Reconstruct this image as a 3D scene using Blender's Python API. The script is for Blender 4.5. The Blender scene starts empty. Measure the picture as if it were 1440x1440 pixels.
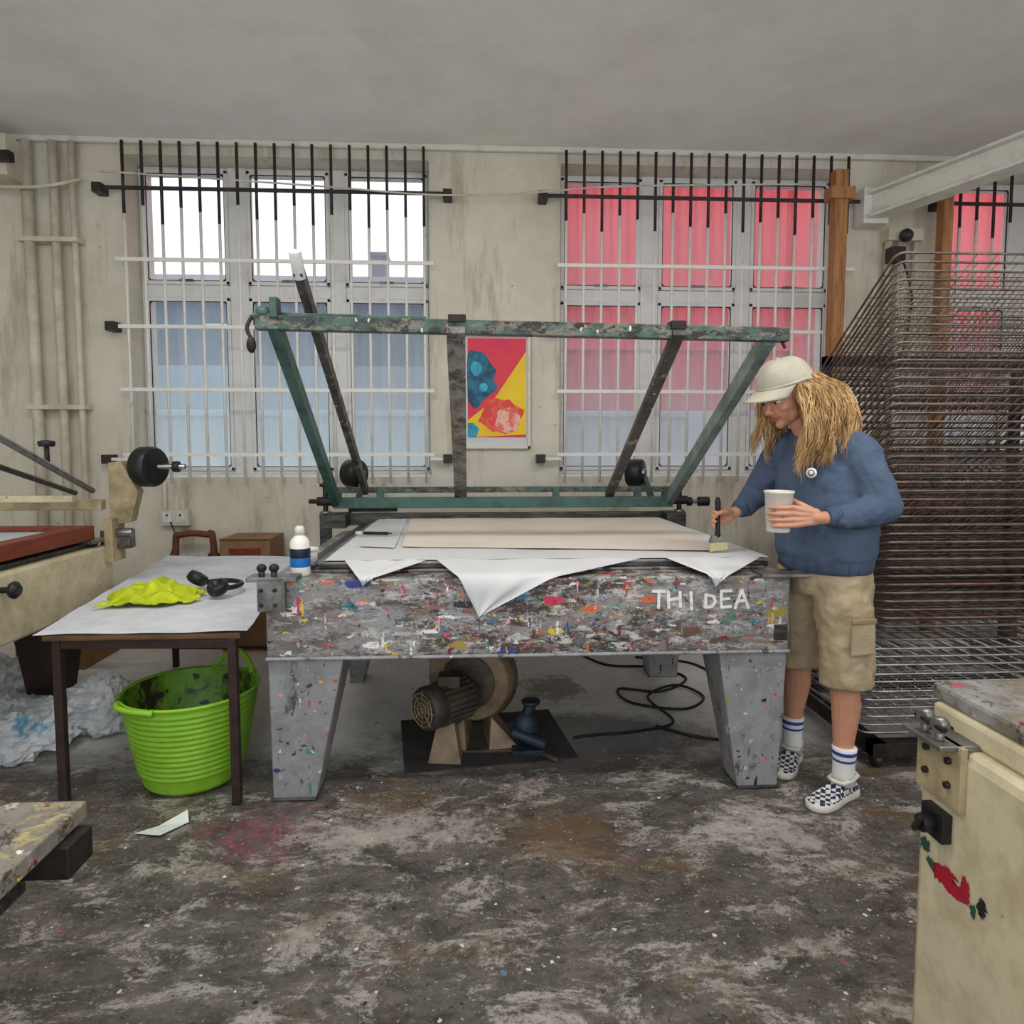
import bpy, math, random
from mathutils import Vector, Matrix, noise
random.seed(7)
V=Vector
COL=bpy.context.collection
def lin(c):
    c=c/255.0
    return c/12.92 if c<=0.04045 else ((c+0.055)/1.055)**2.4
def C(r,g,b): return (lin(r),lin(g),lin(b),1.0)

# ------------------------------------------------------------------ materials
class NT:
    def __init__(s,name):
        s.m=bpy.data.materials.new(name); s.m.use_nodes=True
        s.t=s.m.node_tree; s.t.nodes.clear()
        s.out=s.n('ShaderNodeOutputMaterial')
    def n(s,t,**k):
        x=s.t.nodes.new(t)
        for a,b in k.items(): setattr(x,a,b)
        return x
    def l(s,a,b): s.t.links.new(a,b)
    def coord(s,scale=(1,1,1),rot=(0,0,0),gen='Object'):
        tc=s.n('ShaderNodeTexCoord'); mp=s.n('ShaderNodeMapping')
        mp.inputs['Scale'].default_value=scale; mp.inputs['Rotation'].default_value=rot
        s.l(tc.outputs[gen],mp.inputs[0]); return mp.outputs[0]
    def noise(s,vec,scale,detail=4,rough=.6,dist=0):
        x=s.n('ShaderNodeTexNoise'); s.l(vec,x.inputs['Vector'])
        x.inputs['Scale'].default_value=scale; x.inputs['Detail'].default_value=detail
        x.inputs['Roughness'].default_value=rough; x.inputs['Distortion'].default_value=dist
        return x
    def ramp(s,fac,stops,interp='LINEAR'):
        x=s.n('ShaderNodeValToRGB'); s.l(fac,x.inputs[0]); cr=x.color_ramp; cr.interpolation=interp
        while len(cr.elements)>1: cr.elements.remove(cr.elements[-1])
        cr.elements[0].position=stops[0][0]; cr.elements[0].color=stops[0][1]
        for p,c in stops[1:]:
            e=cr.elements.new(p); e.color=c
        return x.outputs[0]
    def mask(s,fac,a,b):
        return s.ramp(fac,[(a,(0,0,0,1)),(b,(1,1,1,1))])
    def mix(s,fac,a,b,mode='MIX'):
        x=s.n('ShaderNodeMix',data_type='RGBA',blend_type=mode)
        for sock,v in ((x.inputs[0],fac),(x.inputs[6],a),(x.inputs[7],b)):
            if isinstance(v,(int,float,tuple)): sock.default_value=v
            else: s.l(v,sock)
        return x.outputs[2]
    def math(s,op,a,b=0.0):
        x=s.n('ShaderNodeMath',operation=op)
        for i,v in enumerate((a,b)):
            if isinstance(v,(int,float)): x.inputs[i].default_value=v
            else: s.l(v,x.inputs[i])
        return x.outputs[0]
    def bsdf(s,col,rough=.6,metal=0,bump=None,bstr=.3,bdist=.01,spec=.5,**kw):
        b=s.n('ShaderNodeBsdfPrincipled')
        for nme,v in (('Base Color',col),('Roughness',rough),('Metallic',metal)):
            if isinstance(v,(int,float,tuple)): b.inputs[nme].default_value=v
            else: s.l(v,b.inputs[nme])
        b.inputs['Specular IOR Level'].default_value=spec
        if bump is not None:
            u=s.n('ShaderNodeBump'); u.inputs['Strength'].default_value=bstr; u.inputs['Distance'].default_value=bdist
            s.l(bump,u.inputs['Height']); s.l(u.outputs[0],b.inputs['Normal'])
        s.l(b.outputs[0],s.out.inputs[0]); return s.m

def M(name,c,c2=None,scale=12,rough=.6,metal=0,a=.4,b=.7,bstr=.15,stretch=(1,1,1),bdist=.005,spec=.4):
    t=NT(name); v=t.coord(stretch); n=t.noise(v,scale,5,.65)
    if c2 is None: c2=tuple(x*.8 for x in c[:3])+(1,)
    col=t.mix(t.mask(n.outputs[0],a,b),c,c2)
    return t.bsdf(col,rough,metal,n.outputs[0],bstr,bdist,spec)

PAL=[C(225,40,90),C(250,205,40),C(35,150,190),C(240,240,235),C(30,30,34),C(230,90,40),C(60,160,110),C(240,150,180),C(40,60,140),C(236,232,220),C(120,30,40),C(200,225,80)]
def splat(name,base,base2,layers,rough=.55,metal=0.,dirt=None,dscale=(6,6,6),bands=None,stretch=(1,1,1),pal=PAL,wobs=.02):
    t=NT(name); v=t.coord(stretch)
    n=t.noise(v,9,6,.7)
    col=t.mix(t.mask(n.outputs[0],.42,.62),base,base2)
    if dirt is not None:
        for k,(dc,lo,hi,sc) in enumerate(dirt):
            vv=t.coord(tuple(q*(1+.13*k) for q in dscale)); dn=t.noise(vv,sc,9,.78,.3)
            m=t.mask(dn.outputs[0],lo,hi)
            if bands is not None:
                m=t.math('MULTIPLY',m,bands(t))
            col=t.mix(m,col,dc)
    wob=t.noise(v,26,5,.75)
    for i,(sc,size,st,amount) in enumerate(layers):
        vv=t.coord(tuple(st),rot=(.1*i,.05*i,.3*(i%2)))
        va=t.n('ShaderNodeVectorMath',operation='MULTIPLY_ADD'); t.l(wob.outputs['Color'],va.inputs[0]); va.inputs[1].default_value=(wobs,)*3; t.l(vv,va.inputs[2])
        vo=t.n('ShaderNodeTexVoronoi'); t.l(va.outputs[0],vo.inputs['Vector']); vo.inputs['Scale'].default_value=sc
        sp=t.n('ShaderNodeSeparateColor'); t.l(vo.outputs['Color'],sp.inputs[0])
        thr=t.math('MULTIPLY',t.math('MAXIMUM',t.math('SUBTRACT',sp.outputs[1],1-amount),0.0),size/amount)
        m=t.math('LESS_THAN',vo.outputs['Distance'],thr)
        p=t.ramp(sp.outputs[0],[(j/len(pal),pal[j]) for j in range(len(pal))],'CONSTANT')
        col=t.mix(m,col,p)
    return t.bsdf(col,rough,metal,n.outputs[0],.25,.004,.4)

t=NT('wall_plaster'); v=t.coord(); n1=t.noise(v,1.1,6,.7); n2=t.noise(v,14,6,.75); n3=t.noise(t.coord((3,3,.5)),2.2,5,.7)
col=t.mix(t.mask(n1.outputs[0],.38,.7),C(220,215,200),C(194,186,168))
col=t.mix(t.mask(n3.outputs[0],.54,.78),col,C(160,148,128))
col=t.mix(t.mask(n2.outputs[0],.66,.71),col,C(122,106,86))
m_wall=t.bsdf(col,.8,0,n2.outputs[0],.3,.01,.3)
m_ceil=M('ceiling_paint',C(242,240,236),C(230,227,220),2.5,.85)
m_trim=M('white_gloss_paint',C(220,218,208),C(192,186,172),8,.5,a=.5,b=.75)
m_pipe=M('painted_pipe',C(214,208,192),C(184,174,154),6,.55)
m_upvc=M('window_frame_white',C(226,226,224),C(200,198,192),6,.4,a=.5,b=.8)
m_gasket=M('black_gasket',C(28,28,30),None,20,.6)
m_barw=M('bar_white_paint',C(234,232,226),C(196,190,180),14,.5,a=.55,b=.8)
m_bark=M('bar_black_paint',C(34,32,34),C(60,50,44),16,.5)
m_black=M('black_plastic',C(22,22,24),C(38,38,40),20,.4)
m_blkiron=M('black_iron',C(36,34,34),C(66,56,48),18,.55,.4)
m_chrome=M('chrome_steel',C(170,170,172),C(120,118,116),14,.28,1.0)
m_steel=M('worn_steel',C(150,150,148),C(84,80,76),10,.4,.8)
m_dsteel=M('dark_steel',C(92,92,90),C(48,46,44),9,.45,.6,a=.35,b=.65,stretch=(1,5,5))
m_green=M('green_painted_metal',C(72,108,98),C(50,66,60),7,.45,a=.45,b=.7)
m_greenpale=M('pale_green_paint',C(132,152,148),C(90,92,88),7,.5)
m_cream=splat('cream_machine_paint',C(206,195,164),C(184,170,138),[(9,.16,(1,1,1),.10),(25,.14,(1,1,1),.08)],.45,pal=[C(60,40,30),C(120,100,80),C(40,40,40),C(190,60,60)])
m_creamd=M('cream_casting',C(176,160,124),C(120,104,80),9,.5)
def tb(t):
    tc=t.n('ShaderNodeTexCoord'); s=t.n('ShaderNodeSeparateXYZ'); t.l(tc.outputs['Object'],s.inputs[0])
    a=t.math('ABSOLUTE',t.math('SUBTRACT',s.outputs[0],.22))
    return t.ramp(a,[(.35,(1,1,1,1)),(.95,(.5,.5,.5,1))])
LP=[(9,.44,(1,.6,2.4),.34),(17,.48,(.7,1,2.8),.36),(34,.50,(.8,.8,2.),.42),(22,.44,(3.2,1,.6),.20),(80,.5,(1,1,1),.35)]
PT=[C(206,52,90),C(220,184,64),C(50,130,160),C(222,220,214),C(36,34,38),C(210,104,66),C(70,146,114),C(224,150,172),C(56,68,130),C(206,204,196),C(120,40,50),C(150,146,140),C(90,84,80),C(176,172,166),C(112,80,70),C(156,142,72),C(70,64,60),C(230,228,222),C(104,98,94),C(56,52,50)]
m_table=splat('paint_splattered_steel',C(148,148,150),C(120,120,120),LP,.45,.05,
  dirt=[(C(70,62,56),.49,.53,1.6),(C(136,104,96),.54,.58,2.3),(C(192,190,184),.53,.57,3.4),(C(148,138,76),.59,.62,2.9),(C(176,84,100),.60,.63,3.1),(C(54,48,46),.56,.60,4.2)],dscale=(2.6,2.6,7),bands=tb,pal=PT,wobs=.09)
m_leg=splat('paint_splattered_leg',C(152,153,156),C(132,132,134),[(16,.36,(1,1,1.5),.26),(34,.38,(1,1,1.6),.28),(18,.34,(3,1,.6),.24),(60,.4,(1,1,1),.25)],.4,.1,
  dirt=[(C(84,80,78),.57,.61,2.5)],dscale=(6,6,2),wobs=.06,pal=PT)
m_armp=splat('paint_splattered_arm',C(82,78,74),C(52,49,47),[(40,.35,(1,1,1),.25)],.5,.1,dirt=[(C(150,144,136),.55,.62,3)],dscale=(4,4,4),pal=PT,wobs=.05)
m_armg=splat('paint_splattered_grey_arm',C(140,138,132),C(100,96,92),[(40,.35,(1,1,1),.25)],.5,.1,dirt=[(C(66,60,56),.50,.6,3)],dscale=(4,4,4),pal=PT,wobs=.05)
m_topbar=splat('paint_splattered_bar',C(78,104,96),C(54,62,58),[(34,.4,(2,1,1),.26)],.5,.1,dirt=[(C(126,118,106),.52,.58,3),(C(46,42,38),.52,.56,4)],dscale=(3,4,6),pal=PT,wobs=.06)
m_paper=M('white_paper',C(218,218,217),C(208,209,211),3,.7,bstr=.25,bdist=.01)
m_news=M('newsprint_paper',C(232,221,207),C(224,211,196),2.5,.75,bstr=.1)
m_cloth=splat('white_table_paper',C(214,216,222),C(198,201,208),[(14,.08,(1,1,1),.10),(34,.1,(1,1,1),.12)],.7,pal=[C(90,90,96),C(150,160,190),C(60,60,60)])
m_lime=splat('lime_green_rubber',C(138,192,50),C(126,178,42),[(16,.10,(1,1,1),.06)],.45,pal=[C(60,70,50),C(220,230,200)])
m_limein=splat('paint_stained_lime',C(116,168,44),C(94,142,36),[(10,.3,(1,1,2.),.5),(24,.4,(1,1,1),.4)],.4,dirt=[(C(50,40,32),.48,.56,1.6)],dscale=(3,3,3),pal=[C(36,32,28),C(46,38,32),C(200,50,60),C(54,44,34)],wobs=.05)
m_yellow=M('hi_vis_yellow_cloth',C(196,208,30),C(164,178,16),8,.7,bstr=.6,bdist=.02)
m_wood=M('timber_orange',C(182,128,82),C(136,86,52),5,.6,stretch=(8,8,.8))
m_redwood=M('red_brown_wood',C(130,60,38),C(96,40,26),6,.45,stretch=(8,1,8))
m_plywood=M('stool_wood_edge',C(120,92,62),C(80,58,38),8,.6,stretch=(1,1,8))
m_stoolleg=M('brown_enamel_leg',C(62,46,42),C(40,30,28),10,.5,.2)
m_card=M('cardboard',C(150,116,82),C(126,94,64),5,.85)
m_rust=M('rusty_pipe',C(112,66,44),C(70,40,30),12,.7)
m_pump=M('pump_beige_brown',C(146,128,102),C(106,88,70),9,.5,.1)
m_pumpd=M('pump_motor_dark',C(62,58,56),C(96,84,68),16,.5,.3)
m_bluegrey=M('blue_grey_casting',C(46,62,74),C(36,40,46),12,.5,.3)
m_mat=M('dark_rubber_mat',C(50,46,46),C(72,68,66),10,.8)
m_cable=M('cable_rubber',C(30,28,28),None,20,.5)
m_wire=M('rack_wire',C(134,124,116),C(88,76,68),20,.4,.6)
m_wires=M('rack_wire_silver',C(178,176,174),C(120,116,112),20,.35,.8)
m_wireb=M('rack_rod_brown',C(128,114,104),C(76,64,56),14,.4,.5)
m_skin=M('skin',C(206,152,124),C(196,138,112),9,.5,bstr=.05)
m_hood=M('blue_fleece',C(88,101,123),C(74,88,110),5,.95,a=.3,b=.75,bstr=.5,bdist=.02,spec=.15)
m_rib=M('blue_rib_knit',C(80,94,116),C(62,76,98),60,.95,stretch=(1,1,.1),bstr=.6,bdist=.01,spec=.15)
m_khaki=M('khaki_canvas',C(180,163,134),C(162,145,116),6,.9,bstr=.7,bdist=.02,spec=.15)
m_khakid=M('khaki_seam',C(150,130,100),None,20,.9)
m_cap=M('cream_cotton',C(190,185,168),C(174,168,150),14,.9,bstr=.3,spec=.15)
m_sole=M('white_rubber_sole',C(220,216,206),C(190,184,170),10,.6)
m_hairb=M('blonde_hair_base',C(146,110,66),C(108,78,46),14,.6,stretch=(2,2,.4))
t=NT('blonde_hair'); oi=t.noise(t.coord((6,6,1.2)),9,4,.6)
m_hair=t.bsdf(t.ramp(oi.outputs[0],[(.3,C(126,88,50)),(.5,C(190,150,98)),(.7,C(230,198,148))]),.5)
t=NT('striped_sock'); tc=t.n('ShaderNodeTexCoord'); s_=t.n('ShaderNodeSeparateXYZ'); t.l(tc.outputs['Object'],s_.inputs[0])
z=s_.outputs[2]; W=C(226,226,224); B=C(40,66,150)
m_sock=t.bsdf(t.ramp(t.math('MULTIPLY',z,4.0),[(0,W),(.60,B),(.64,W),(.70,B),(.76,W)],'CONSTANT'),.9)
t=NT('checkered_canvas'); ck=t.n('ShaderNodeTexChecker'); t.l(t.coord((1,1,1),(0,0,.5)),ck.inputs[0]); ck.inputs['Scale'].default_value=58
ck.inputs[1].default_value=C(28,38,72); ck.inputs[2].default_value=C(214,212,206)
m_check=t.bsdf(ck.outputs[0],.8)
m_eye=M('eye_white',C(230,226,220),None,5,.3)
m_lip=M('lip',C(180,98,90),None,5,.5)
m_brow=M('eyebrow_hair',C(120,86,56),None,30,.8)
m_tub=M('translucent_plastic_tub',C(226,222,214),C(212,206,196),6,.4,bstr=.05)
m_glue=M('white_medium',C(238,236,228),None,5,.35)
m_blue=M('blue_label',C(30,110,190),None,5,.4)
m_navy=M('dark_label',C(24,30,44),None,5,.4)
m_brist=M('brush_bristle',C(206,196,150),C(180,166,118),40,.8,stretch=(8,8,.5))
m_bag=M('clear_plastic_bag',C(222,224,226),C(184,188,192),7,.25,bstr=.5,bdist=.02)
m_bagb=M('blue_white_plastic_bag',C(222,226,230),C(130,186,214),4,.3,a=.58,b=.62,bstr=.4,bdist=.02)
m_scr=M('screen_mesh',C(196,206,212),C(170,184,196),4,.5)
m_sock_plastic=M('socket_plastic',C(206,204,196),None,9,.4)
m_scrap=M('torn_paper',C(222,230,224),None,7,.8)
m_red=M('red_paint_smear',C(176,26,52),None,9,.4)
m_grn=M('green_paint_smear',C(40,80,64),None,9,.4)
m_white=M('white_lettering_paint',C(236,234,228),C(180,176,170),30,.5,a=.5,b=.7)

# floor
t=NT('worn_concrete_floor'); v=t.coord()
tc=t.n('ShaderNodeTexCoord'); s_=t.n('ShaderNodeSeparateXYZ'); t.l(tc.outputs['Object'],s_.inputs[0])
big=t.noise(v,1.3,5,.65,.2); mid=t.noise(t.coord((1,1.5,1)),6,12,.85,.3); fine=t.noise(v,34,8,.8); brn=t.noise(t.coord((1,1.6,1)),1.7,8,.75)
mot=t.noise(t.coord((1,1.7,1)),3.2,12,.82,.4)
base_f=t.mix(t.mask(mid.outputs[0],.42,.60),C(104,98,92),C(58,54,51))
wear=t.math('ADD',mot.outputs[0],t.math('MULTIPLY',t.math('SUBTRACT',fine.outputs[0],.5),.30))
base_f=t.mix(t.math('MULTIPLY',t.mask(wear,.51,.57),.85),base_f,C(170,165,157))
base_f=t.mix(t.math('MULTIPLY',t.mask(brn.outputs[0],.52,.61),.85),base_f,C(92,76,58))
base_f=t.mix(t.mask(fine.outputs[0],.56,.62),base_f,C(52,46,43))
base_f=t.mix(t.mask(t.noise(v,70,5,.75).outputs[0],.61,.67),base_f,C(190,185,178))
base_b=t.mix(t.mask(mid.outputs[0],.45,.7),C(222,220,216),C(192,190,186))
base_b=t.mix(t.mask(fine.outputs[0],.62,.68),base_b,C(144,138,134))
edge=t.math('ADD',s_.outputs[1],t.math('MULTIPLY',t.math('SUBTRACT',big.outputs[0],.5),.7))
edge=t.math('ADD',edge,t.math('MULTIPLY',t.math('SUBTRACT',mid.outputs[0],.5),1.0))
e2=t.ramp(t.math('MULTIPLY',edge,.2),[(.55,(0,0,0,1)),(.61,(1,1,1,1))])
col=t.mix(e2,base_f,base_b)
pk=t.noise(v,9,9,.85)
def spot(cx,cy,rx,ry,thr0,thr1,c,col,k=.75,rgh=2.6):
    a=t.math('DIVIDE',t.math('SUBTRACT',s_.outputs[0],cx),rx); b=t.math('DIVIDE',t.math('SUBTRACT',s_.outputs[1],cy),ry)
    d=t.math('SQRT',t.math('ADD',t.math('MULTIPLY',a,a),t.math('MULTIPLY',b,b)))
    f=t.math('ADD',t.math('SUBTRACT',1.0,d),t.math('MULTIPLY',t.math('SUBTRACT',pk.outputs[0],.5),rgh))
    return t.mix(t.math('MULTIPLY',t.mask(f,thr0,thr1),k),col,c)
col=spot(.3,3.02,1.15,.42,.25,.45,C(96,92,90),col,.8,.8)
col=spot(-.75,2.3,.5,.4,.62,.95,C(140,72,92),col,.6,4.0)
col=spot(-1.4,2.9,.5,.3,.8,1.1,C(130,64,84),col,.5,4.0)
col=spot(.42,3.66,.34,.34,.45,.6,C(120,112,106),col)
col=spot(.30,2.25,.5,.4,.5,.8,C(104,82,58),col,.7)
col=spot(-.3,2.3,.7,.25,.5,.9,C(180,174,166),col,.65,4.0)
col=spot(1.0,2.2,.5,.3,.5,.9,C(180,174,166),col,.65,4.0)
for sc,size,am,rt in ((24,.22,.16,.6),(50,.28,.18,.3)):
    vo=t.n('ShaderNodeTexVoronoi'); va=t.n('ShaderNodeVectorMath',operation='MULTIPLY_ADD'); t.l(pk.outputs['Color'],va.inputs[0]); va.inputs[1].default_value=(.06,.06,0); t.l(t.coord((1,1,1),(0,0,rt)),va.inputs[2])
    t.l(va.outputs[0],vo.inputs['Vector']); vo.inputs['Scale'].default_value=sc
    sp=t.n('ShaderNodeSeparateColor'); t.l(vo.outputs['Color'],sp.inputs[0])
    thr=t.math('MULTIPLY',t.math('MAXIMUM',t.math('SUBTRACT',sp.outputs[1],1-am),0.0),size/am)
    P2=[C(210,205,198),C(40,36,36),C(160,150,140),C(150,80,90),C(60,56,54),C(180,170,120),C(100,120,140),C(225,222,216)]
    col=t.mix(t.math('LESS_THAN',vo.outputs['Distance'],thr),col,t.ramp(sp.outputs[0],[(j/8,P2[j]) for j in range(8)],'CONSTANT'))
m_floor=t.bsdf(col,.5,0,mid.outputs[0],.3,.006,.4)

# glazing
def glass(name,top,bot,tint,zs,amp=.35,tr=(236,242,248)):
    t=NT(name); tc=t.n('ShaderNodeTexCoord'); s=t.n('ShaderNodeSeparateXYZ'); t.l(tc.outputs['Object'],s.inputs[0])
    mr=t.n('ShaderNodeMapRange'); t.l(s.outputs[2],mr.inputs[0]); mr.inputs[1].default_value=zs[0]; mr.inputs[2].default_value=zs[1]; mr.inputs[3].default_value=bot; mr.inputs[4].default_value=top
    n=t.noise(t.coord((6,6,.7)),3,5,.7); n2=t.math('MULTIPLY',t.math('SUBTRACT',n.outputs[0],.5),amp)
    f=t.math('ADD',mr.outputs[0],n2)
    cl=t.n('ShaderNodeClamp'); t.l(f,cl.inputs[0])
    a=t.n('ShaderNodeBsdfTransparent'); a.inputs[0].default_value=tint
    b=t.n('ShaderNodeBsdfTranslucent'); b.inputs[0].default_value=C(*tr)
    x=t.n('ShaderNodeMixShader'); t.l(cl.outputs[0],x.inputs[0]); t.l(a.outputs[0],x.inputs[1]); t.l(b.outputs[0],x.inputs[2])
    t.l(x.outputs[0],t.out.inputs[0]); return t.m
m_glassu=glass('rain_wet_glass',.26,.34,(.97,.98,1,1),(2.5,3.3),.2)
m_glassl=glass('frosted_glass',.26,.78,(.93,.97,1,1),(1.25,2.35),.35,(224,242,248))

# ------------------------------------------------------------------ mesh builder
def E(name,loc=(0,0,0)):
    o=bpy.data.objects.new(name,None); o.location=loc; o.empty_display_size=.1; COL.objects.link(o); return o
def frame_of(d):
    d=d.normalized(); up=V((0,0,1)) if abs(d.z)<.95 else V((1,0,0))
    x=up.cross(d).normalized(); y=d.cross(x); return x,y,d
class MB:
    def __init__(s,name,parent=None):
        s.name=name; s.parent=parent; s.v=[]; s.f=[]; s.mi=[]; s.sm=[]; s.mats=[]
    def _m(s,m):
        if m not in s.mats: s.mats.append(m)
        return s.mats.index(m)
    def add(s,vs,fs,m,smooth=False):
        o=len(s.v); s.v+= [tuple(x) for x in vs]; k=s._m(m)
        for i,f in enumerate(fs):
            s.f.append(tuple(o+j for j in f)); s.mi.append(k); s.sm.append(smooth if isinstance(smooth,bool) else smooth[i])
        return s
    def box(s,c,d,m,rot=None):
        c=V(c); h=V(d)/2; R=rot or Matrix.Identity(3)
        vs=[c+R@V((x*h.x,y*h.y,z*h.z)) for x in(-1,1) for y in(-1,1) for z in(-1,1)]
        return s.add(vs,[(0,1,3,2),(4,6,7,5),(0,4,5,1),(2,3,7,6),(0,2,6,4),(1,5,7,3)],m)
    def bb(s,x0,x1,y0,y1,z0,z1,m): return s.box(((x0+x1)/2,(y0+y1)/2,(z0+z1)/2),(x1-x0,y1-y0,z1-z0),m)
    def beam(s,p0,p1,w,h,m,w1=None,h1=None):
        p0=V(p0);p1=V(p1); x,y,d=frame_of(p1-p0); w1=w1 or w; h1=h1 or h
        vs=[p0+x*a*w/2+y*b*h/2 for a,b in((-1,-1),(1,-1),(1,1),(-1,1))]+[p1+x*a*w1/2+y*b*h1/2 for a,b in((-1,-1),(1,-1),(1,1),(-1,1))]
        return s.add(vs,[(3,2,1,0),(4,5,6,7),(0,1,5,4),(1,2,6,5),(2,3,7,6),(3,0,4,7)],m)
    def rod(s,p0,p1,r,m,n=12,r1=None):
        p0=V(p0);p1=V(p1); x,y,d=frame_of(p1-p0); r1=r if r1 is None else r1
        vs=[];
        for p,q in((p0,r),(p1,r1)):
            for i in range(n):
                a=2*math.pi*i/n; vs.append(p+x*math.cos(a)*q+y*math.sin(a)*q)
        fs=[(i,(i+1)%n,n+(i+1)%n,n+i) for i in range(n)]+[tuple(range(n-1,-1,-1)),tuple(range(n,2*n))]
        return s.add(vs,fs,m,[True]*n+[False]*2)
    def tube(s,pts,r,m,n=8,closed=False,rs=None):
        pts=[V(p) for p in pts]; N=len(pts); vs=[]; px=None
        for i,p in enumerate(pts):
            a=pts[(i-1)%N] if (closed or i>0) else p; b=pts[(i+1)%N] if (closed or i<N-1) else p
            d=(b-a).normalized() if (b-a).length>1e-9 else V((0,0,1))
            if px is None: x,y,_=frame_of(d)
            else:
                x=(px-d*px.dot(d)); x=x.normalized() if x.length>1e-6 else frame_of(d)[0]; y=d.cross(x)
            px=x; q=rs[i] if rs else r
            for k in range(n):
                t_=2*math.pi*k/n; vs.append(p+x*math.cos(t_)*q+y*math.sin(t_)*q)
        fs=[]; L=N if closed else N-1
        for i in range(L):
            j=(i+1)%N
            for k in range(n): fs.append((i*n+k,i*n+(k+1)%n,j*n+(k+1)%n,j*n+k))
        sm=[True]*len(fs)
        if not closed: fs+= [tuple(range(n-1,-1,-1)),tuple((N-1)*n+k for k in range(n))]; sm+=[False,False]
        return s.add(vs,fs,m,sm)
    def lathe(s,prof,c,m,n=32,axis=(0,0,1),smooth=True,caps=True):
        c=V(c); x,y,d=frame_of(V(axis)); vs=[]
        for r,z in prof:
            for k in range(n):
                a=2*math.pi*k/n; vs.append(c+d*z+x*math.cos(a)*r+y*math.sin(a)*r)
        fs=[(i*n+k,i*n+(k+1)%n,(i+1)*n+(k+1)%n,(i+1)*n+k) for i in range(len(prof)-1) for k in range(n)]
        sm=[smooth]*len(fs)
        if caps and prof[0][0]>1e-4: fs.append(tuple(range(n-1,-1,-1))); sm.append(False)
        if caps and prof[-1][0]>1e-4: fs.append(tuple((len(prof)-1)*n+k for k in range(n))); sm.append(False)
        return s.add(vs,fs,m,sm)
    def lathe_open(s,prof,c,m,n=32,axis=(0,0,1)): return s.lathe(prof,c,m,n,axis,True,False)
    def ell(s,c,r,m,R=None,n=20,k=12):
        c=V(c); R=R or Matrix.Identity(3); vs=[]
        for i in range(k+1):
            ph=-math.pi/2+math.pi*i/k; 
            for j in range(n):
                a=2*math.pi*j/n; q=max(math.cos(ph),1e-3)
                vs.append(c+R@V((r[0]*q*math.cos(a),r[1]*q*math.sin(a),r[2]*math.sin(ph))))
        fs=[(i*n+j,i*n+(j+1)%n,(i+1)*n+(j+1)%n,(i+1)*n+j) for i in range(k) for j in range(n)]
        fs+= [tuple(range(n-1,-1,-1)),tuple(k*n+j for j in range(n))]
        return s.add(vs,fs,m,True)
    def cap(s,p0,r0,p1,r1,m,n=16):
        p0=V(p0);p1=V(p1); L=(p1-p0); x,y,d=frame_of(L if L.length>1e-6 else V((0,0,1))); vs=[]; R=[]
        for i in range(5): ph=-math.pi/2+math.pi/2*i/4; R.append((p0+d*r0*math.sin(ph),max(r0*math.cos(ph),r0*.02)))
        for i in range(5): ph=math.pi/2*i/4; R.append((p1+d*r1*math.sin(ph),max(r1*math.cos(ph),r1*.02)))
        for c,q in R:
            for k in range(n): a=2*math.pi*k/n; vs.append(c+x*math.cos(a)*q+y*math.sin(a)*q)
        fs=[(i*n+k,i*n+(k+1)%n,(i+1)*n+(k+1)%n,(i+1)*n+k) for i in range(9) for k in range(n)]
        fs+=[tuple(range(n-1,-1,-1)),tuple(9*n+k for k in range(n))]
        return s.add(vs,fs,m,True)
    def chain(s,pts,m,n=14):
        for (a,ra),(b,rb) in zip(pts[:-1],pts[1:]): s.cap(a,ra,b,rb,m,n)
        return s
    def loft(s,rings,m,n=24,pw=2.0,cl=True):
        vs=[]
        for c,a,b,yw in rings:
            c=V(c); fx=V((math.cos(yw),math.sin(yw),0)); fy=V((-math.sin(yw),math.cos(yw),0))
            for k in range(n):
                t_=2*math.pi*k/n; cc=math.cos(t_); ss=math.sin(t_); e=2/pw
                vs.append(c+fx*a*math.copysign(abs(cc)**e,cc)+fy*b*math.copysign(abs(ss)**e,ss))
        N=len(rings); fs=[(i*n+k,i*n+(k+1)%n,(i+1)*n+(k+1)%n,(i+1)*n+k) for i in range(N-1) for k in range(n)]
        sm=[True]*len(fs)
        if cl: fs+=[tuple(range(n-1,-1,-1)),tuple((N-1)*n+k for k in range(n))]; sm+=[False,False]
        return s.add(vs,fs,m,sm)
    def done(s,bevel=0,remesh=0,smooth=0,solid=0,subd=0,disp=None,fixn=False):
        me=bpy.data.meshes.new(s.name); me.from_pydata(s.v,[],s.f); 
        for m in s.mats: me.materials.append(m)
        for p,k,q in zip(me.polygons,s.mi,s.sm): p.material_index=k; p.use_smooth=q
        me.update()
        if fixn:
            import bmesh
            bm=bmesh.new(); bm.from_mesh(me); bmesh.ops.recalc_face_normals(bm,faces=bm.faces); bm.to_mesh(me); bm.free()
        o=bpy.data.objects.new(s.name,me); COL.objects.link(o)
        if s.parent:
            o.parent=s.parent; o.matrix_parent_inverse=Matrix.Translation(s.parent.location).inverted()
        if remesh:
            r=o.modifiers.new('Remesh','REMESH'); r.mode='VOXEL'; r.voxel_size=remesh; r.use_smooth_shade=True
        if smooth:
            r=o.modifiers.new('Smooth','SMOOTH'); r.factor=.5; r.iterations=smooth
        if disp:
            tx=bpy.data.textures.new(s.name+'_wrinkle','CLOUDS'); tx.noise_scale=disp[1]; tx.noise_depth=2
            r=o.modifiers.new('Wrinkle','DISPLACE'); r.texture=tx; r.strength=disp[0]; r.mid_level=.5; r.texture_coords='GLOBAL'
        if solid:
            r=o.modifiers.new('Solidify','SOLIDIFY'); r.thickness=solid; r.offset=0
        if bevel:
            r=o.modifiers.new('Bevel','BEVEL'); r.width=bevel; r.segments=2; r.limit_method='ANGLE'; r.angle_limit=math.radians(40)
        return o
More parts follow.
